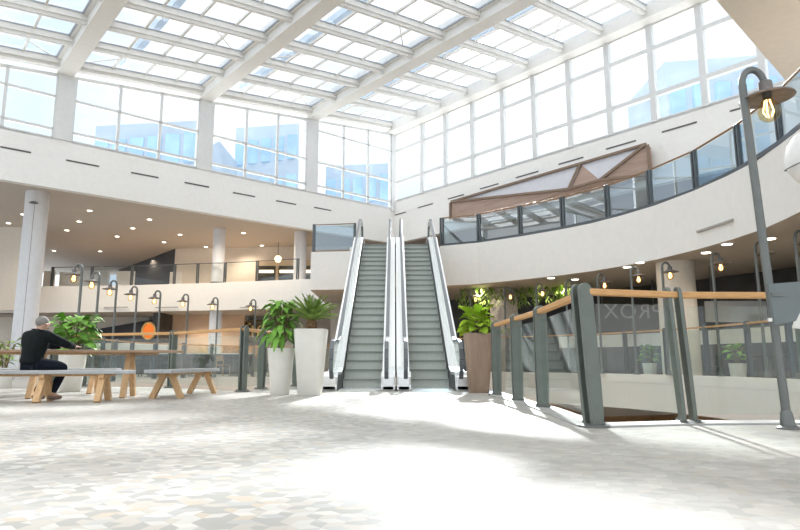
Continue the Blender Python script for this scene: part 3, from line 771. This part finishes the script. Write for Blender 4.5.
# ------------------------------------------------------------------ person
def skin(name, chains, m, parent=None, sub=2, loc=None):
    vs, es, rs = [], [], []; idx = {}
    for ch in chains:
        prev = None
        for (p, r) in ch:
            key = tuple(round(c, 4) for c in p)
            if key not in idx:
                idx[key] = len(vs); vs.append(p); rs.append(r)
            if prev is not None and prev != idx[key]: es.append((prev, idx[key]))
            prev = idx[key]
    me = bpy.data.meshes.new(name); me.from_pydata(vs, es, [])
    o = bpy.data.objects.new(name, me); COL.objects.link(o)
    md = o.modifiers.new('Skin', 'SKIN'); md.use_smooth_shade = True
    for i, sv in enumerate(me.skin_vertices[0].data):
        r = rs[i]; sv.radius = r if isinstance(r, tuple) else (r, r); sv.use_root = (i == 0)
    s2 = o.modifiers.new('Sub', 'SUBSURF'); s2.levels = sub; s2.render_levels = sub
    dg = bpy.context.evaluated_depsgraph_get(); ev = o.evaluated_get(dg)
    nm = bpy.data.meshes.new_from_object(ev); o.modifiers.clear(); o.data = nm
    nm.materials.clear(); nm.materials.append(m)
    for p in nm.polygons: p.use_smooth = True
    if parent: o.parent = parent
    return o
def hand(w, d, side, s=1.0):
    """fingers rooted in the palm; w wrist, d forward direction"""
    w = Vector(w); d = Vector(d).normalized(); n = Vector((d.y,-d.x,0)).normalized()
    palm = w+d*.055; ch = [[(tuple(w),.027),(tuple(palm),(.038,.018))]]
    for k, ln in enumerate((.062,.072,.068,.052)):
        b = palm+n*(k-1.5)*.019*side+d*.03
        ch.append([(tuple(palm),(.038,.018)),(tuple(b),.010),(tuple(b+d*ln*.55+Vector((0,0,.004))),.009),(tuple(b+d*ln-Vector((0,0,.012))),.0075)])
    b = w+d*.02-n*.035*side
    ch.append([(tuple(w),.027),(tuple(b),.012),(tuple(b+d*.035-n*.018*side),.0105),(tuple(b+d*.062-n*.012*side),.009)])
    return ch
pel, spi, che, nb, nk, hd = (0,0,.57), (0,.02,.74), (0,.055,.92), (0,.08,1.02), (0,.10,1.065), (0,.135,1.145)
shR, elR, wrR = (.20,.07,.97), (.31,.33,.835), (.17,.57,.815)
shL, elL, wrL = (-.20,.07,.97), (-.30,.34,.83), (-.06,.56,.815)
hipR, knR, anR, toR = (.10,.03,.54), (.16,.42,.50), (.10,.30,.10), (.11,.44,.045)
hipL, knL, anL, toL = (-.10,.03,.54), (-.12,.42,.49), (-.14,.22,.10), (-.15,.36,.045)
body = [[(pel,(.15,.11)),(spi,(.13,.10)),(che,(.12,.07)),(nb,.055),(nk,.054),(hd,(.075,.092)),((0,.14,1.205),(.062,.08))],
        [(che,(.12,.07)),(shR,.06),(elR,.042),(wrR,.027)], [(che,(.12,.07)),(shL,.06),(elL,.042),(wrL,.027)],
        [(pel,(.15,.11)),(hipR,.085),(knR,.062),(anR,.04),(toR,.032)], [(pel,(.15,.11)),(hipL,.085),(knL,.062),(anL,.04),(toL,.032)],
        [(hd,(.075,.092)),((0,.225,1.125),.017),((0,.242,1.115),.009)],
        [(hd,(.075,.092)),((.078,.13,1.14),.016),((.088,.125,1.15),.012)], [(hd,(.075,.092)),((-.078,.13,1.14),.016),((-.088,.125,1.15),.012)]]
body += hand(wrR, (-.35,1,0), 1) + hand(wrL, (.35,1,0), -1)
man = skin('person', body, M['skin'])
tag(man, 'person in a black jacket with short grey hair, seated with back turned at the table', 'person')
def face_bits(parent):
    mb = MB()
    for sg in (-1, 1): mb.ball((sg*.032,.212,1.155), .013, 10)
    mb.build('eye', mat('eye_white',(.7,.7,.68),.3), parent, smooth=True)
    mb = MB().tube([(-.028,.218,1.085),(0,.226,1.082),(.028,.218,1.085)], .006, 6); mb.build('mouth', mat('lip',(.42,.2,.17),.5), parent, smooth=True)
face_bits(man)
jk = [[((0,.0,.53),(.20,.15)),((0,.005,.60),(.195,.145)),((0,.025,.75),(.185,.135)),((0,.055,.91),(.20,.135)),((0,.065,.99),(.15,.12)),((0,.085,1.035),(.09,.085)),((0,.095,1.055),(.072,.072))],
      [((0,.055,.91),(.20,.135)),((.215,.065,.965),.092),((.27,.20,.90),.074),((.315,.335,.84),.064),((.24,.46,.83),.053),((.18,.55,.818),.043)],
      [((0,.055,.91),(.20,.135)),((-.215,.065,.965),.092),((-.265,.20,.90),.074),((-.31,.345,.84),.064),((-.19,.45,.83),.053),((-.075,.54,.818),.043)]]
skin('jacket', jk, M['jacket'], man)
tr = [[((0,.02,.56),(.13,.10)),((.10,.06,.54),.108),((.13,.25,.53),.095),((.165,.43,.505),.078),((.13,.36,.28),.064),((.10,.30,.11),.055)],
      [((0,.02,.56),(.13,.10)),((-.10,.06,.54),.108),((-.11,.25,.53),.095),((-.125,.43,.495),.078),((-.135,.32,.28),.064),((-.14,.22,.11),.055)]]
skin('trousers', tr, M['trousers'], man)
for an, to in ((anR,toR),(anL,toL)):
    an = Vector(an); to = Vector(to); d = (to-an); d.z = 0; d.normalize()
    sh_ = skin('shoe', [[(tuple(an+Vector((0,0,-.015))-d*.01),.05),(tuple(Vector((an.x,an.y,.052))-d*.03),(.05,.045)),(tuple(Vector((an.x,an.y,.05))+d*.10),(.046,.038)),(tuple(Vector((an.x,an.y,.046))+d*.17),(.034,.030))]], M['shoe'], man)
MB().ball((0,.118,1.178), 1, 20, (.086,.098,.092)).build('hair', M['hair'], man, smooth=True)
man.location = (-5.46,9.14,0); man.rotation_euler = (0,0,math.radians(-24))

# ------------------------------------------------------------------ plants
def leaf(mb, base, d, ln, wd, droop=.3, n=6, fold=.15, roll=0, lobes=0):
    d = Vector(d).normalized(); sd = d.cross(Vector((0,0,1)))
    if sd.length < .1: sd = Vector((1,0,0))
    sd.normalize(); up = sd.cross(d).normalized()
    sd2 = sd*math.cos(roll)+up*math.sin(roll); up2 = up*math.cos(roll)-sd*math.sin(roll)
    vs, fs = [], []
    for i in range(n+1):
        t = i/n; c = Vector(base)+d*ln*t*(1-.18*droop*t)-Vector((0,0,1))*droop*ln*t*t
        w = wd/2*math.sin(PI*min(1,(t*.93+.05)))**.75
        if lobes and i % 2: w *= .62
        vs += [c-sd2*w+up2*w*fold, c, c+sd2*w+up2*w*fold]
    for i in range(n):
        o = i*3; fs += [(o,o+1,o+4,o+3),(o+1,o+2,o+5,o+4)]
    mb.add(vs, fs)
def pot(root, x, y, h, rt, rb, m, sq):
    MB().lathe([(rb*.96,0),(rb,.01),(rt,h-.03),(rt,h),(rt-.03,h),(rt-.035,h-.05)], (x,y,0), 40, sq).build('planter', m, root, smooth=True)
    MB().lathe([(rt-.04,h-.07),(rt-.04,h-.045)], (x,y,0), 24, sq).build('soil', M['soil'], root)
def bushy(root, x, y, z, n, spread, height, ll, lw, m, droop=.5, rise=.35, stems=7, lobes=0):
    mb = MB(); st = MB()
    for k in range(stems):
        a = 2*PI*k/stems+random.uniform(-.3,.3); r = spread*.25
        st.tube([(x+.03*math.cos(a),y+.03*math.sin(a),z-.02),(x+r*.5*math.cos(a),y+r*.5*math.sin(a),z+height*.4),(x+r*math.cos(a),y+r*math.sin(a),z+height*.75)], .012, 6)
    for k in range(n):
        a = k*2.399963+random.uniform(-.2,.2); f = (k+.5)/n
        rr = spread*.28*random.uniform(.2,1.0); zz = z+height*(.18+.68*f)
        el = random.uniform(-.1,.5)+rise*f
        d = (math.cos(a)*math.cos(el), math.sin(a)*math.cos(el), math.sin(el))
        b = Vector((x+rr*math.cos(a), y+rr*math.sin(a), zz))
        st.tube([(x+rr*.35*math.cos(a),y+rr*.35*math.sin(a),zz-.10*height),tuple(b)], .006, 5)
        leaf(mb, b, d, ll*random.uniform(.75,1.1), lw*random.uniform(.8,1.1), droop*random.uniform(.5,1.2), 6, .2, random.uniform(-.5,.5), lobes)
    st.build('stem', M['stem'], root, smooth=True)
    mb.build('foliage', m, root, smooth=True)
def potted(x, y, label, h, rt, rb, pm, sq, name='potted_plant'):
    t = empty(name, (x,y,0), label, 'potted plant', None); pot(t, x, y, h, rt, rb, pm, sq); return t
# two big planters left of the escalators
t = potted(-2.17,11.25,'shorter round off-white planter with a broad-leaved green plant', .83,.245,.165,M['pot_white'],None)
bushy(t,-2.17,11.25,.80,96,.72,1.0,.36,.15,M['leaf'],.8,.5,8,1)
t = potted(-1.60,11.05,'taller square off-white planter with a spiky cycad palm beside the left escalator',1.16,.285,.20,M['pot_white'],6,'potted_palm')
mb = MB(); x, y, z = -1.60, 11.05, 1.13
MB().lathe([(.06,z),(.10,z+.06),(.095,z+.16),(.05,z+.22)], (x,y,0), 14).build('trunk', M['trunk'], t, smooth=True)
for k in range(38):
    a = k*2.399963; el = 1.35-1.05*(k/38)+random.uniform(-.08,.08)
    ln = .64*random.uniform(.85,1.08); d = Vector((math.cos(a)*math.cos(el), math.sin(a)*math.cos(el), math.sin(el)))
    b0 = Vector((x,y,z+.18)); sd = d.cross(Vector((0,0,1))).normalized(); pts = []
    for i in range(9):
        tt = i/8; pts.append(b0+d*ln*tt-Vector((0,0,.16*tt*tt)))
    mb.tube(pts, [.008]*8+[.003], 5)
    for i in range(2, 9):
        for sg in (-1, 1):
            for q_ in (0,.5):
                pp = pts[i-1].lerp(pts[i], q_); ax = (pts[i]-pts[i-1]).normalized()
                leaf(mb, pp, ax*.85+sd*sg*.7+Vector((0,0,.3)), .17*(1-.5*(i/9)), .026, .15, 2, .1)
mb.build('frond', M['leaf_dark'], t)
# brown planter right of the escalators
t = potted(1.52,12.0,'tall square taupe brown planter with lime green leaves beside the right escalator',1.13,.27,.19,M['pot_brown'],6)
bushy(t,1.52,12.0,1.08,52,.70,.56,.34,.20,M['leaf_lime'],.5,.7,6)
# white planter behind the seated person
t = potted(-6.55,12.35,'white planter with a big green plant behind the table, beside the person',.80,.26,.19,M['pot_white'],None)
bushy(t,-6.55,12.35,.74,90,1.15,.85,.36,.19,M['leaf'],.6,.5,9)
t = potted(-8.95,14.0,'small green plant in a white pot at the left edge behind the benches',.45,.22,.17,M['pot_white'],None)
bushy(t,-8.95,14.0,.42,30,.7,.75,.30,.12,M['leaf_dark'],.6,.4,6)
# two plants on the far ring at the right
for (px, py, Y, lab) in ((650,368,17.9,'green plant in a white pot on the far ring, below the beige column'),(738,368,15.2,'green plant in a low white pot on the far ring beside the right-hand post')):
    p = gp(px, 380, .0); p = at(px, 370, Y)
    t = potted(p.x, Y, lab, .55, .2, .15, M['pot_white'], None); bushy(t, p.x, Y, .52, 30, .6, .55, .28, .13, M['leaf'], .5, .5, 5)
# hanging greenery and mesh column on the far ring
t = empty('mesh_column', (3.95,23.2,0), 'grey-beige mesh-clad column under the balcony, right of the escalators', 'column')
MB().lathe([(.52,0),(.52,3.33)], (3.95,23.2,0), 32).build('shaft', M['lattice'], t, smooth=True)
mb = MB()
for k in range(22):
    a = 2*PI*k/22; mb.bar((3.95+.55*math.cos(a),23.2+.55*math.sin(a),.02),(3.95+.55*math.cos(a),23.2+.55*math.sin(a),3.3),.03,.03)
mb.build('slat', M['column_beige'], t)
mb = MB()
for k in range(420):
    f = random.random(); x = 2.2+4.3*f; y = 22.75+random.uniform(-.25,.35)-max(0,(x-4.4))*.5; z = 3.33-random.random()**1.5*(.65 if x < 5 else .5)
    a = random.uniform(0,2*PI); leaf(mb, (x,y,z), (math.cos(a),math.sin(a),-.4), .24, .07, .5, 3, .1)
tag(mb.build('hanging_greenery', M['leaf_dark']), 'trailing green foliage hanging under the balcony beside the mesh column', 'hanging plants', kind='stuff')

# ------------------------------------------------------------------ shops and furniture on the ring
def cafe_chair(x, y, rz, m):
    t = empty('cafe_chair', (0,0,0), None, 'chair', 'cafe chairs on the far ring')
    MB().box(-.22,.22,-.21,.21,.43,.47).build('seat', m, t, bevel=.01)
    MB().hexa([(-.21,.19,.62),(.21,.19,.62),(.21,.22,.62),(-.21,.22,.62),(-.2,.25,.86),(.2,.25,.86),(.2,.28,.86),(-.2,.28,.86)]).build('backrest', m, t)
    for sx in (-1,1):
        for sy in (-1,1):
            MB().bar((sx*.21,sy*.2,0),(sx*.19,sy*.19,.45 if sy < 0 else .64),.032,.032,up=(0,1,0),dz=-.016).build('leg', m, t)
    return t
def cafe_table():
    t = empty('cafe_table', (0,0,0), None, 'table', 'cafe tables on the far ring')
    MB().lathe([(.36,.71),(.38,.725),(.38,.74)], k=28).build('top', M['seat_dark'], t, smooth=True)
    MB().lathe([(.035,.03),(.035,.72)], k=12).build('pedestal', M['lamp'], t, smooth=True)
    MB().lathe([(.22,0),(.22,.02),(.05,.05)], k=20).build('foot', M['lamp'], t, smooth=True)
    return t
ch0 = cafe_chair(0,0,0,M['seat_dark']); note_kids(ch0)
ch1 = cafe_chair(0,0,0,M['chairwood']); note_kids(ch1)
tb0 = cafe_table(); note_kids(tb0)
TB = [(-7.0,26.0),(-8.5,25.3),(-9.8,24.3),(-5.3,26.6),(8.5,18.2),(9.2,15.4),(9.3,12.9)]
TBL = ['cafe table across the well, second from the right on the left side','cafe table across the well, third from the right on the left side','cafe table across the well, leftmost of its row','cafe table across the well, nearest the round white planter','cafe table on the right ring beside the beige column','cafe table on the right ring, middle of the three','cafe table on the right ring, nearest the right edge']
TBS = ['second cafe table from the right across the well','third cafe table from the right across the well','leftmost cafe table across the well','cafe table nearest the round white planter','cafe table beside the beige column','middle cafe table on the right ring','cafe table nearest the right edge']
first = {'c': True, 'w': True}
for i, (x, y) in enumerate(TB):
    if i == 0: tb0.location = (x,y,0); tb0['label'] = TBL[0]
    else: dup(tb0, (x,y,0), 0, TBL[i])
    for j, a in enumerate((2.6,-.5)):
        k = 'w' if (i == 0 and j == 0) else 'c'; src = ch1 if k == 'w' else ch0
        lab = ('tan wooden' if k == 'w' else 'charcoal')+' chair '+['left','right'][j]+' of the '+TBS[i]
        loc = (x+.62*math.cos(a), y+.62*math.sin(a), 0); rz = a-PI/2
        if first[k]: src.location = loc; src.rotation_euler = (0,0,rz); src['label'] = lab; first[k] = False
        else: dup(src, loc, rz, lab)
# curved bar along the right ring
def wall_strip(P, z0, z1, w):
    mb = MB(); A = P; B = offset_poly(P, -w)
    for i in range(len(P)-1):
        mb.hexa([(*A[i],z0),(*A[i+1],z0),(*B[i+1],z0),(*B[i],z0),(*A[i],z1),(*A[i+1],z1),(*B[i+1],z1),(*B[i],z1)])
    return mb
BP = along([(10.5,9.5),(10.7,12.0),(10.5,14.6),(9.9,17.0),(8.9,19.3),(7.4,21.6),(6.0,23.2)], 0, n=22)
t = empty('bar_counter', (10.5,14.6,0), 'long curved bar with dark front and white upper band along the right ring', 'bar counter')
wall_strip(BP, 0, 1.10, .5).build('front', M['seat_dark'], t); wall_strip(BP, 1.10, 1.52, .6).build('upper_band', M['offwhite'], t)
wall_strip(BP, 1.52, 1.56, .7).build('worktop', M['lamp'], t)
# counter left
t = empty('shop_counter', (-11,30,0), 'long pale counter with a dark front across the well at the left', 'counter')
MB().box(-15.5,-7.2,29.6,30.2,0,.95).build('front', M['seat_dark'], t); MB().box(-15.6,-7.1,29.5,30.3,.95,1.0).build('worktop', M['offwhite'], t)
MB().box(-15.2,-11.5,30.4,30.9,1.15,1.5).build('display_case', M['offwhite'], t)
# orange ring sign
p = at(149,331,34.5)
t = empty('ring_sign', p, 'glowing orange oval sign inside the dark shop across the well', 'sign')
mb = MB(); mb.lathe([(.34,-.04),(.34,.04)], (0,0,0), 32)
for i, v in enumerate(mb.v): mb.v[i] = Vector((p.x+v.x, p.y+v.z, p.z+v.y*1.25))
mb.build('disc', M['orange'], t)
pts = [(p.x+.36*math.cos(2*PI*i/28), p.y-.05, p.z+.46*math.sin(2*PI*i/28)) for i in range(29)]
MB().tube(pts, .06, 8, cap=False).build('ring', M['gold'], t, smooth=True)
MB().bar((p.x,p.y,0),(p.x,p.y,p.z-.6),.08,.08,up=(0,1,0)).build('stand', M['dark'], t)
# dark shop opening with black slanted canopy
mb = MB(); mb.hexa([(-21,38.0,1.3),(-14.6,37.0,1.3),(-14.6,40,1.3),(-21,40,1.3),(-21,38.0,2.2),(-14.6,37.0,3.2),(-14.6,40,3.2),(-21,40,2.2)])
tag(mb.build('shop_canopy', M['black']), 'black slanted canopy of the shop under the left gallery', 'canopy')
mb = MB().box(-13.95,-13.55,34.5,36.4,0,3.34); tag(mb.build('door_pillar', M['dark']), 'dark pillar beside the peach wall under the left gallery', 'pillar')
# gold slatted sign over the shop right of the white column
t = empty('gold_sign', (-8.3,36.2,1.4), 'row of gold upright letters on a dark green shop band at the left', 'sign')
p0_, p1_ = at(226,330,36.9), at(268,330,36.9)
MB().box(p0_.x,p1_.x,36.9,37.0,1.7,3.1).build('band', mat('dark_olive_band',(.12,.10,.05),.6,var=.3), t)
mb = MB(); xx = p0_.x+.25
k = 0
while xx < p1_.x-.2:
    h0 = 2.05; h1 = 2.75 if k % 3 else 2.9
    mb.box(xx,xx+.09,36.82,36.9,h0,h1)
    if k % 2: mb.box(xx,xx+.24,36.82,36.9,h1-.09,h1)
    if k % 3 == 0: mb.box(xx,xx+.22,36.82,36.9,h0,h0+.09)
    xx += .33; k += 1
mb.build('letters', M['gold'], t)
tag(MB().box(p0_.x,p1_.x,36.4,36.8,.9,1.5).build('shop_shelf', mat('warm_wood_shelf',(.42,.22,.09),.6,var=.3)), 'warm wooden shelf below the gold sign at the left', 'shelf')
# shop front in the left upper gallery
t = empty('storefront', (-6.5,38.3,4.85), 'warmly lit glazed shop front at the right of the left upper gallery', 'shop front')
MB().box(-9.2,-3.4,38.35,38.6,4.86,7.0).build('wall_panel', mat('warm_beige_panel',(.60,.46,.33),.7,var=.05), t)
for i, (x0,x1) in enumerate(((-9.0,-7.9),(-7.7,-6.6),(-6.4,-5.3),(-5.1,-4.0))):
    f = MB().box(x0,x1,38.2,38.34,4.9,6.6).build('glazed_bay', M['glass_shop'], t)
    MB().box(x0+.1,x1-.1,38.1,38.18,6.15,6.32).build('strip_light', M['warm'], t)
p_ = at(278,259,37.6)
o = MB().ball(p_, .22, 16).build('pendant_globe', M['warm'], None, smooth=True); tag(o, 'bright warm glowing globe lamp in the left upper gallery shop', 'lamp')
mbx = MB().tube([(p_.x,p_.y,p_.z+.2),(p_.x,p_.y,8.0)], .015, 6).build('cord', M['black'], o)
for i, (x0,x1,y0,y1,lab) in enumerate(((44,54,271,286,'white poster stand behind the gallery glass, first right of the big column'),(60,80,272,286,'wide white poster stand behind the left gallery glass, second from the column'),(117,134,271,285,'white poster stand behind the left gallery glass, third from the column'),(170,181,272,284,'small white poster stand in front of the cream gallery wall'))):
    a_ = at(x0,y0,37.0); b_ = at(x1,y1,37.0)
    t = empty('poster_stand', (a_.x,37.0,4.85), lab, 'poster stand')
    MB().box(a_.x,b_.x,37.0,37.06,5.0,a_.z).build('board', M['offwhite'], t); MB().box(a_.x,b_.x,36.9,37.16,4.85,5.0).build('base', M['post_dark'], t)
# dark shop band with pale mirror-written letters on the right
ctr = at(640,312,20.5)
t = empty('shop_sign', (ctr.x,20.5,1.2), 'dark shop glass with pale mirror-written letters under the right balcony', 'sign')
a_, b_ = at(596,304,20.5), at(662,331,20.5)
MB().box(a_.x,b_.x,20.5,20.56,b_.z,a_.z).build('band', mat('smoky_band',(.10,.10,.10),.4), t)
for q_ in (.1,.9): MB().box(a_.x+(b_.x-a_.x)*q_-.012,a_.x+(b_.x-a_.x)*q_+.012,20.52,20.54,a_.z,3.35).build('rod', M['lamp'], t)
cu = bpy.data.curves.new('sign_text', 'FONT'); cu.body = 'PROX'; cu.size = .70; cu.extrude = .01; cu.align_x = 'CENTER'; cu.align_y = 'CENTER'; cu.space_character = 1.12
co = bpy.data.objects.new('sign_text', cu); COL.objects.link(co)
dg = bpy.context.evaluated_depsgraph_get(); tm = bpy.data.meshes.new_from_object(co.evaluated_get(dg)); bpy.data.objects.remove(co)
tm.materials.clear(); tm.materials.append(M['letter'])
for v in tm.vertices: v.co = Vector((-v.co.x*1.0, -.012+v.co.z*.5, v.co.y))
tm.flip_normals()
lo = bpy.data.objects.new('letters', tm); COL.objects.link(lo); lo.parent = t
lc = at(633,312,20.48); lo.location = (lc.x-ctr.x, -.02, lc.z-1.2)
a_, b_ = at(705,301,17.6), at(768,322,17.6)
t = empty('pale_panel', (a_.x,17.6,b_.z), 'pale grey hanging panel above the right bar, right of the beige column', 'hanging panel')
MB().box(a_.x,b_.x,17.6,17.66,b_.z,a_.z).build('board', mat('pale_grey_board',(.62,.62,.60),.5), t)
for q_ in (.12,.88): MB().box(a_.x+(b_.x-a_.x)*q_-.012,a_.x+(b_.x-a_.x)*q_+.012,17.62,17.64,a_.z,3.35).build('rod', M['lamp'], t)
# white globe at the right edge
p = at(822,156,7.6)
t = empty('globe_pendant', p, 'large white globe pendant cut off by the right edge', 'pendant lamp')
MB().ball(p, .42, 32).build('globe', mat('opal_white',(.86,.86,.85),.35), t, smooth=True)
mb = MB().tube([(p.x+.425*math.cos(a),p.y+.425*math.sin(a),p.z+.0+.15*math.cos(a)) for a in [2*PI*i/32 for i in range(33)]], .008, 6, cap=False); mb.build('seam', M['lamp'], t)
MB().tube([(p.x,p.y,p.z+.35),(p.x,p.y,7.5)], .012, 6).build('cord', M['lamp'], t)
# ------------------------------------------------------------------ outside buildings and trees
def building(px0, px1, ytop, Y, depth, m, label, rows=5, cols=8):
    a = at(px0,ytop,Y); b = at(px1,ytop,Y); z1 = a.z; z0 = 8.7
    t = empty('office_building', ((a.x+b.x)/2,Y,z0), label, 'building')
    MB().hexa([(a.x,Y,z0),(b.x,Y-3,z0),(b.x,Y+depth,z0),(a.x,Y+depth,z0),(a.x,Y,z1),(b.x,Y-3,z1-.6),(b.x,Y+depth,z1-.6),(a.x,Y+depth,z1)]).build('wall', m, t)
    for i in range(cols):
        x0 = a.x+(b.x-a.x)*(i+.15)/cols; x1 = a.x+(b.x-a.x)*(i+.85)/cols; yy = Y-3*(i+.5)/cols-.25
        for j in range(rows):
            zz0 = z0+(z1-z0)*(j+.2)/rows*.95; zz1 = z0+(z1-z0)*(j+.8)/rows*.95
            MB().box(x0,x1,yy,yy+.4,zz0,zz1).build('window', M['blue_glass'], t)
    return t
building(96,212,126,60,10,M['facade'],'pale blue office building beyond the windows, second bay from the left',3,6)
building(236,304,128,72,10,M['facade'],'pale blue building with a blue front beyond the middle left windows',4,5)
building(326,392,166,80,10,M['facade'],'blue glass building low behind the windows beside the wall corner',3,5)
building(664,800,62,46,8,M['facade'],'low blue-roofed building beyond the right windows, behind the near lamp',2,7)
# ------------------------------------------------------------------ light
SUN = Vector((80/567.4, 1, math.tan(math.radians(29.6))*math.hypot(80/567.4,1))).normalized()
sd_ = bpy.data.lights.new('sun', 'SUN'); sd_.energy = 8.5; sd_.angle = math.radians(1.6); sd_.color = (1,.965,.91)
so = bpy.data.objects.new('sun', sd_); COL.objects.link(so); so.rotation_euler = SUN.to_track_quat('Z','Y').to_euler(); so.location = (10,60,40)
w = bpy.data.worlds.new('sky'); S.world = w; w.use_nodes = True; nt = w.node_tree; nt.nodes.clear()
class W(N):
    def __init__(s): s.t = nt; s.out = s.n('ShaderNodeOutputWorld')
q = W(); tc = q.n('ShaderNodeTexCoord')
nrm = q.vm('NORMALIZE', tc.outputs['Generated'])
sp_ = q.n('ShaderNodeSeparateXYZ'); q.l(nrm, sp_.inputs[0])
el = q.math('MAXIMUM', sp_.outputs[2], 0)
nz = q.n('ShaderNodeTexNoise'); nz.inputs['Scale'].default_value = 2.2; nz.inputs['Detail'].default_value = 5; q.l(nrm, nz.inputs[0])
colr = q.ramp(nz.outputs[0], [(.40,(.72,.86,1.0)),(.60,(1.0,1.0,.99))])
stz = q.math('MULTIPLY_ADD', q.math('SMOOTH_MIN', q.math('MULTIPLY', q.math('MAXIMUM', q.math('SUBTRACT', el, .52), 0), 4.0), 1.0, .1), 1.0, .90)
dt = q.math('MAXIMUM', q.vm('DOT_PRODUCT', nrm, tuple(SUN), out=1), 0)
aur = q.math('ADD', q.math('MULTIPLY', q.math('POWER', dt, 60), .25), q.math('ADD', q.math('MULTIPLY', q.math('POWER', dt, 900), 4), q.math('MULTIPLY', q.math('GREATER_THAN', dt, math.cos(math.radians(.9))), 40)))
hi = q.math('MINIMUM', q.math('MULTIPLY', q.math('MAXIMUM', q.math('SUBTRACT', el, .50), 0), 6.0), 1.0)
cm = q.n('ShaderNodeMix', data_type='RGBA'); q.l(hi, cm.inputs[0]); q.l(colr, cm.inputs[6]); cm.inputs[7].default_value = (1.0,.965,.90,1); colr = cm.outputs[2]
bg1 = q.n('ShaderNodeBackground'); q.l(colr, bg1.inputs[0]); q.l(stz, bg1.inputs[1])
bg2 = q.n('ShaderNodeBackground'); bg2.inputs[0].default_value = (1,.98,.94,1); q.l(aur, bg2.inputs[1])
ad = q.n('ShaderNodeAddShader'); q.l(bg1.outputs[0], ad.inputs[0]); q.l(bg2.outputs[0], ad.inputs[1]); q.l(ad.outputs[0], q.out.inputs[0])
def sp(loc, e, col=(1,.84,.66), size=150, name='gallery_and_fill_spot'):
    l = bpy.data.lights.new(name, 'SPOT'); l.energy = e; l.color = col; l.shadow_soft_size = .12; l.spot_size = math.radians(size); l.spot_blend = .7
    o = bpy.data.objects.new(name, l); COL.objects.link(o); o.location = loc
for x, y in ((-20,38.5),(-15.5,37),(-11.5,36.2),(-7.5,35),(-18,43),(-10,38)): sp((x,y,7.9), 190)
for x, y in ((-18.5,31),(-15.5,30),(-12.5,30.6),(-9.5,31.3),(-7,30.9)): sp((x,y,7.9), 260)
for x, y in ((-11.5,34.8),(-8,34.5),(-16,35.5)): sp((x,y,3.25), 190)
for x, y in ((9,18.5),(8.6,15),(9,12),(6,22)): sp((x,y,3.25), 80)
for x, y in ((10,20),(11,12),(5,27),(0,20),(-6,20)): sp((x,y,-.8), 900, size=160)  # added lamps without fixtures, to brighten the lower storey
sp((3.0,22.6,3.25), 120); sp((5.2,22.6,3.25), 60)  # extra lamps put in to lift the dark mesh column, no fixtures there

# ------------------------------------------------------------------ camera
cam = bpy.data.cameras.new('camera'); cam.sensor_width = 36; cam.lens = 610*36/800; cam.clip_end = 400; cam.clip_start = .05
co = bpy.data.objects.new('camera', cam); COL.objects.link(co); co.location = (0,0,CH); co.rotation_euler = (PI/2+PITCH,0,0)
S.camera = co
S.view_settings.view_transform = 'Standard'; S.view_settings.look = 'None'; S.view_settings.gamma = 1; S.view_settings.exposure = .64; S.view_settings.use_curve_mapping = False
S.cycles.max_bounces = 10; S.cycles.diffuse_bounces = 5; S.cycles.transparent_max_bounces = 32; S.cycles.sample_clamp_indirect = 6
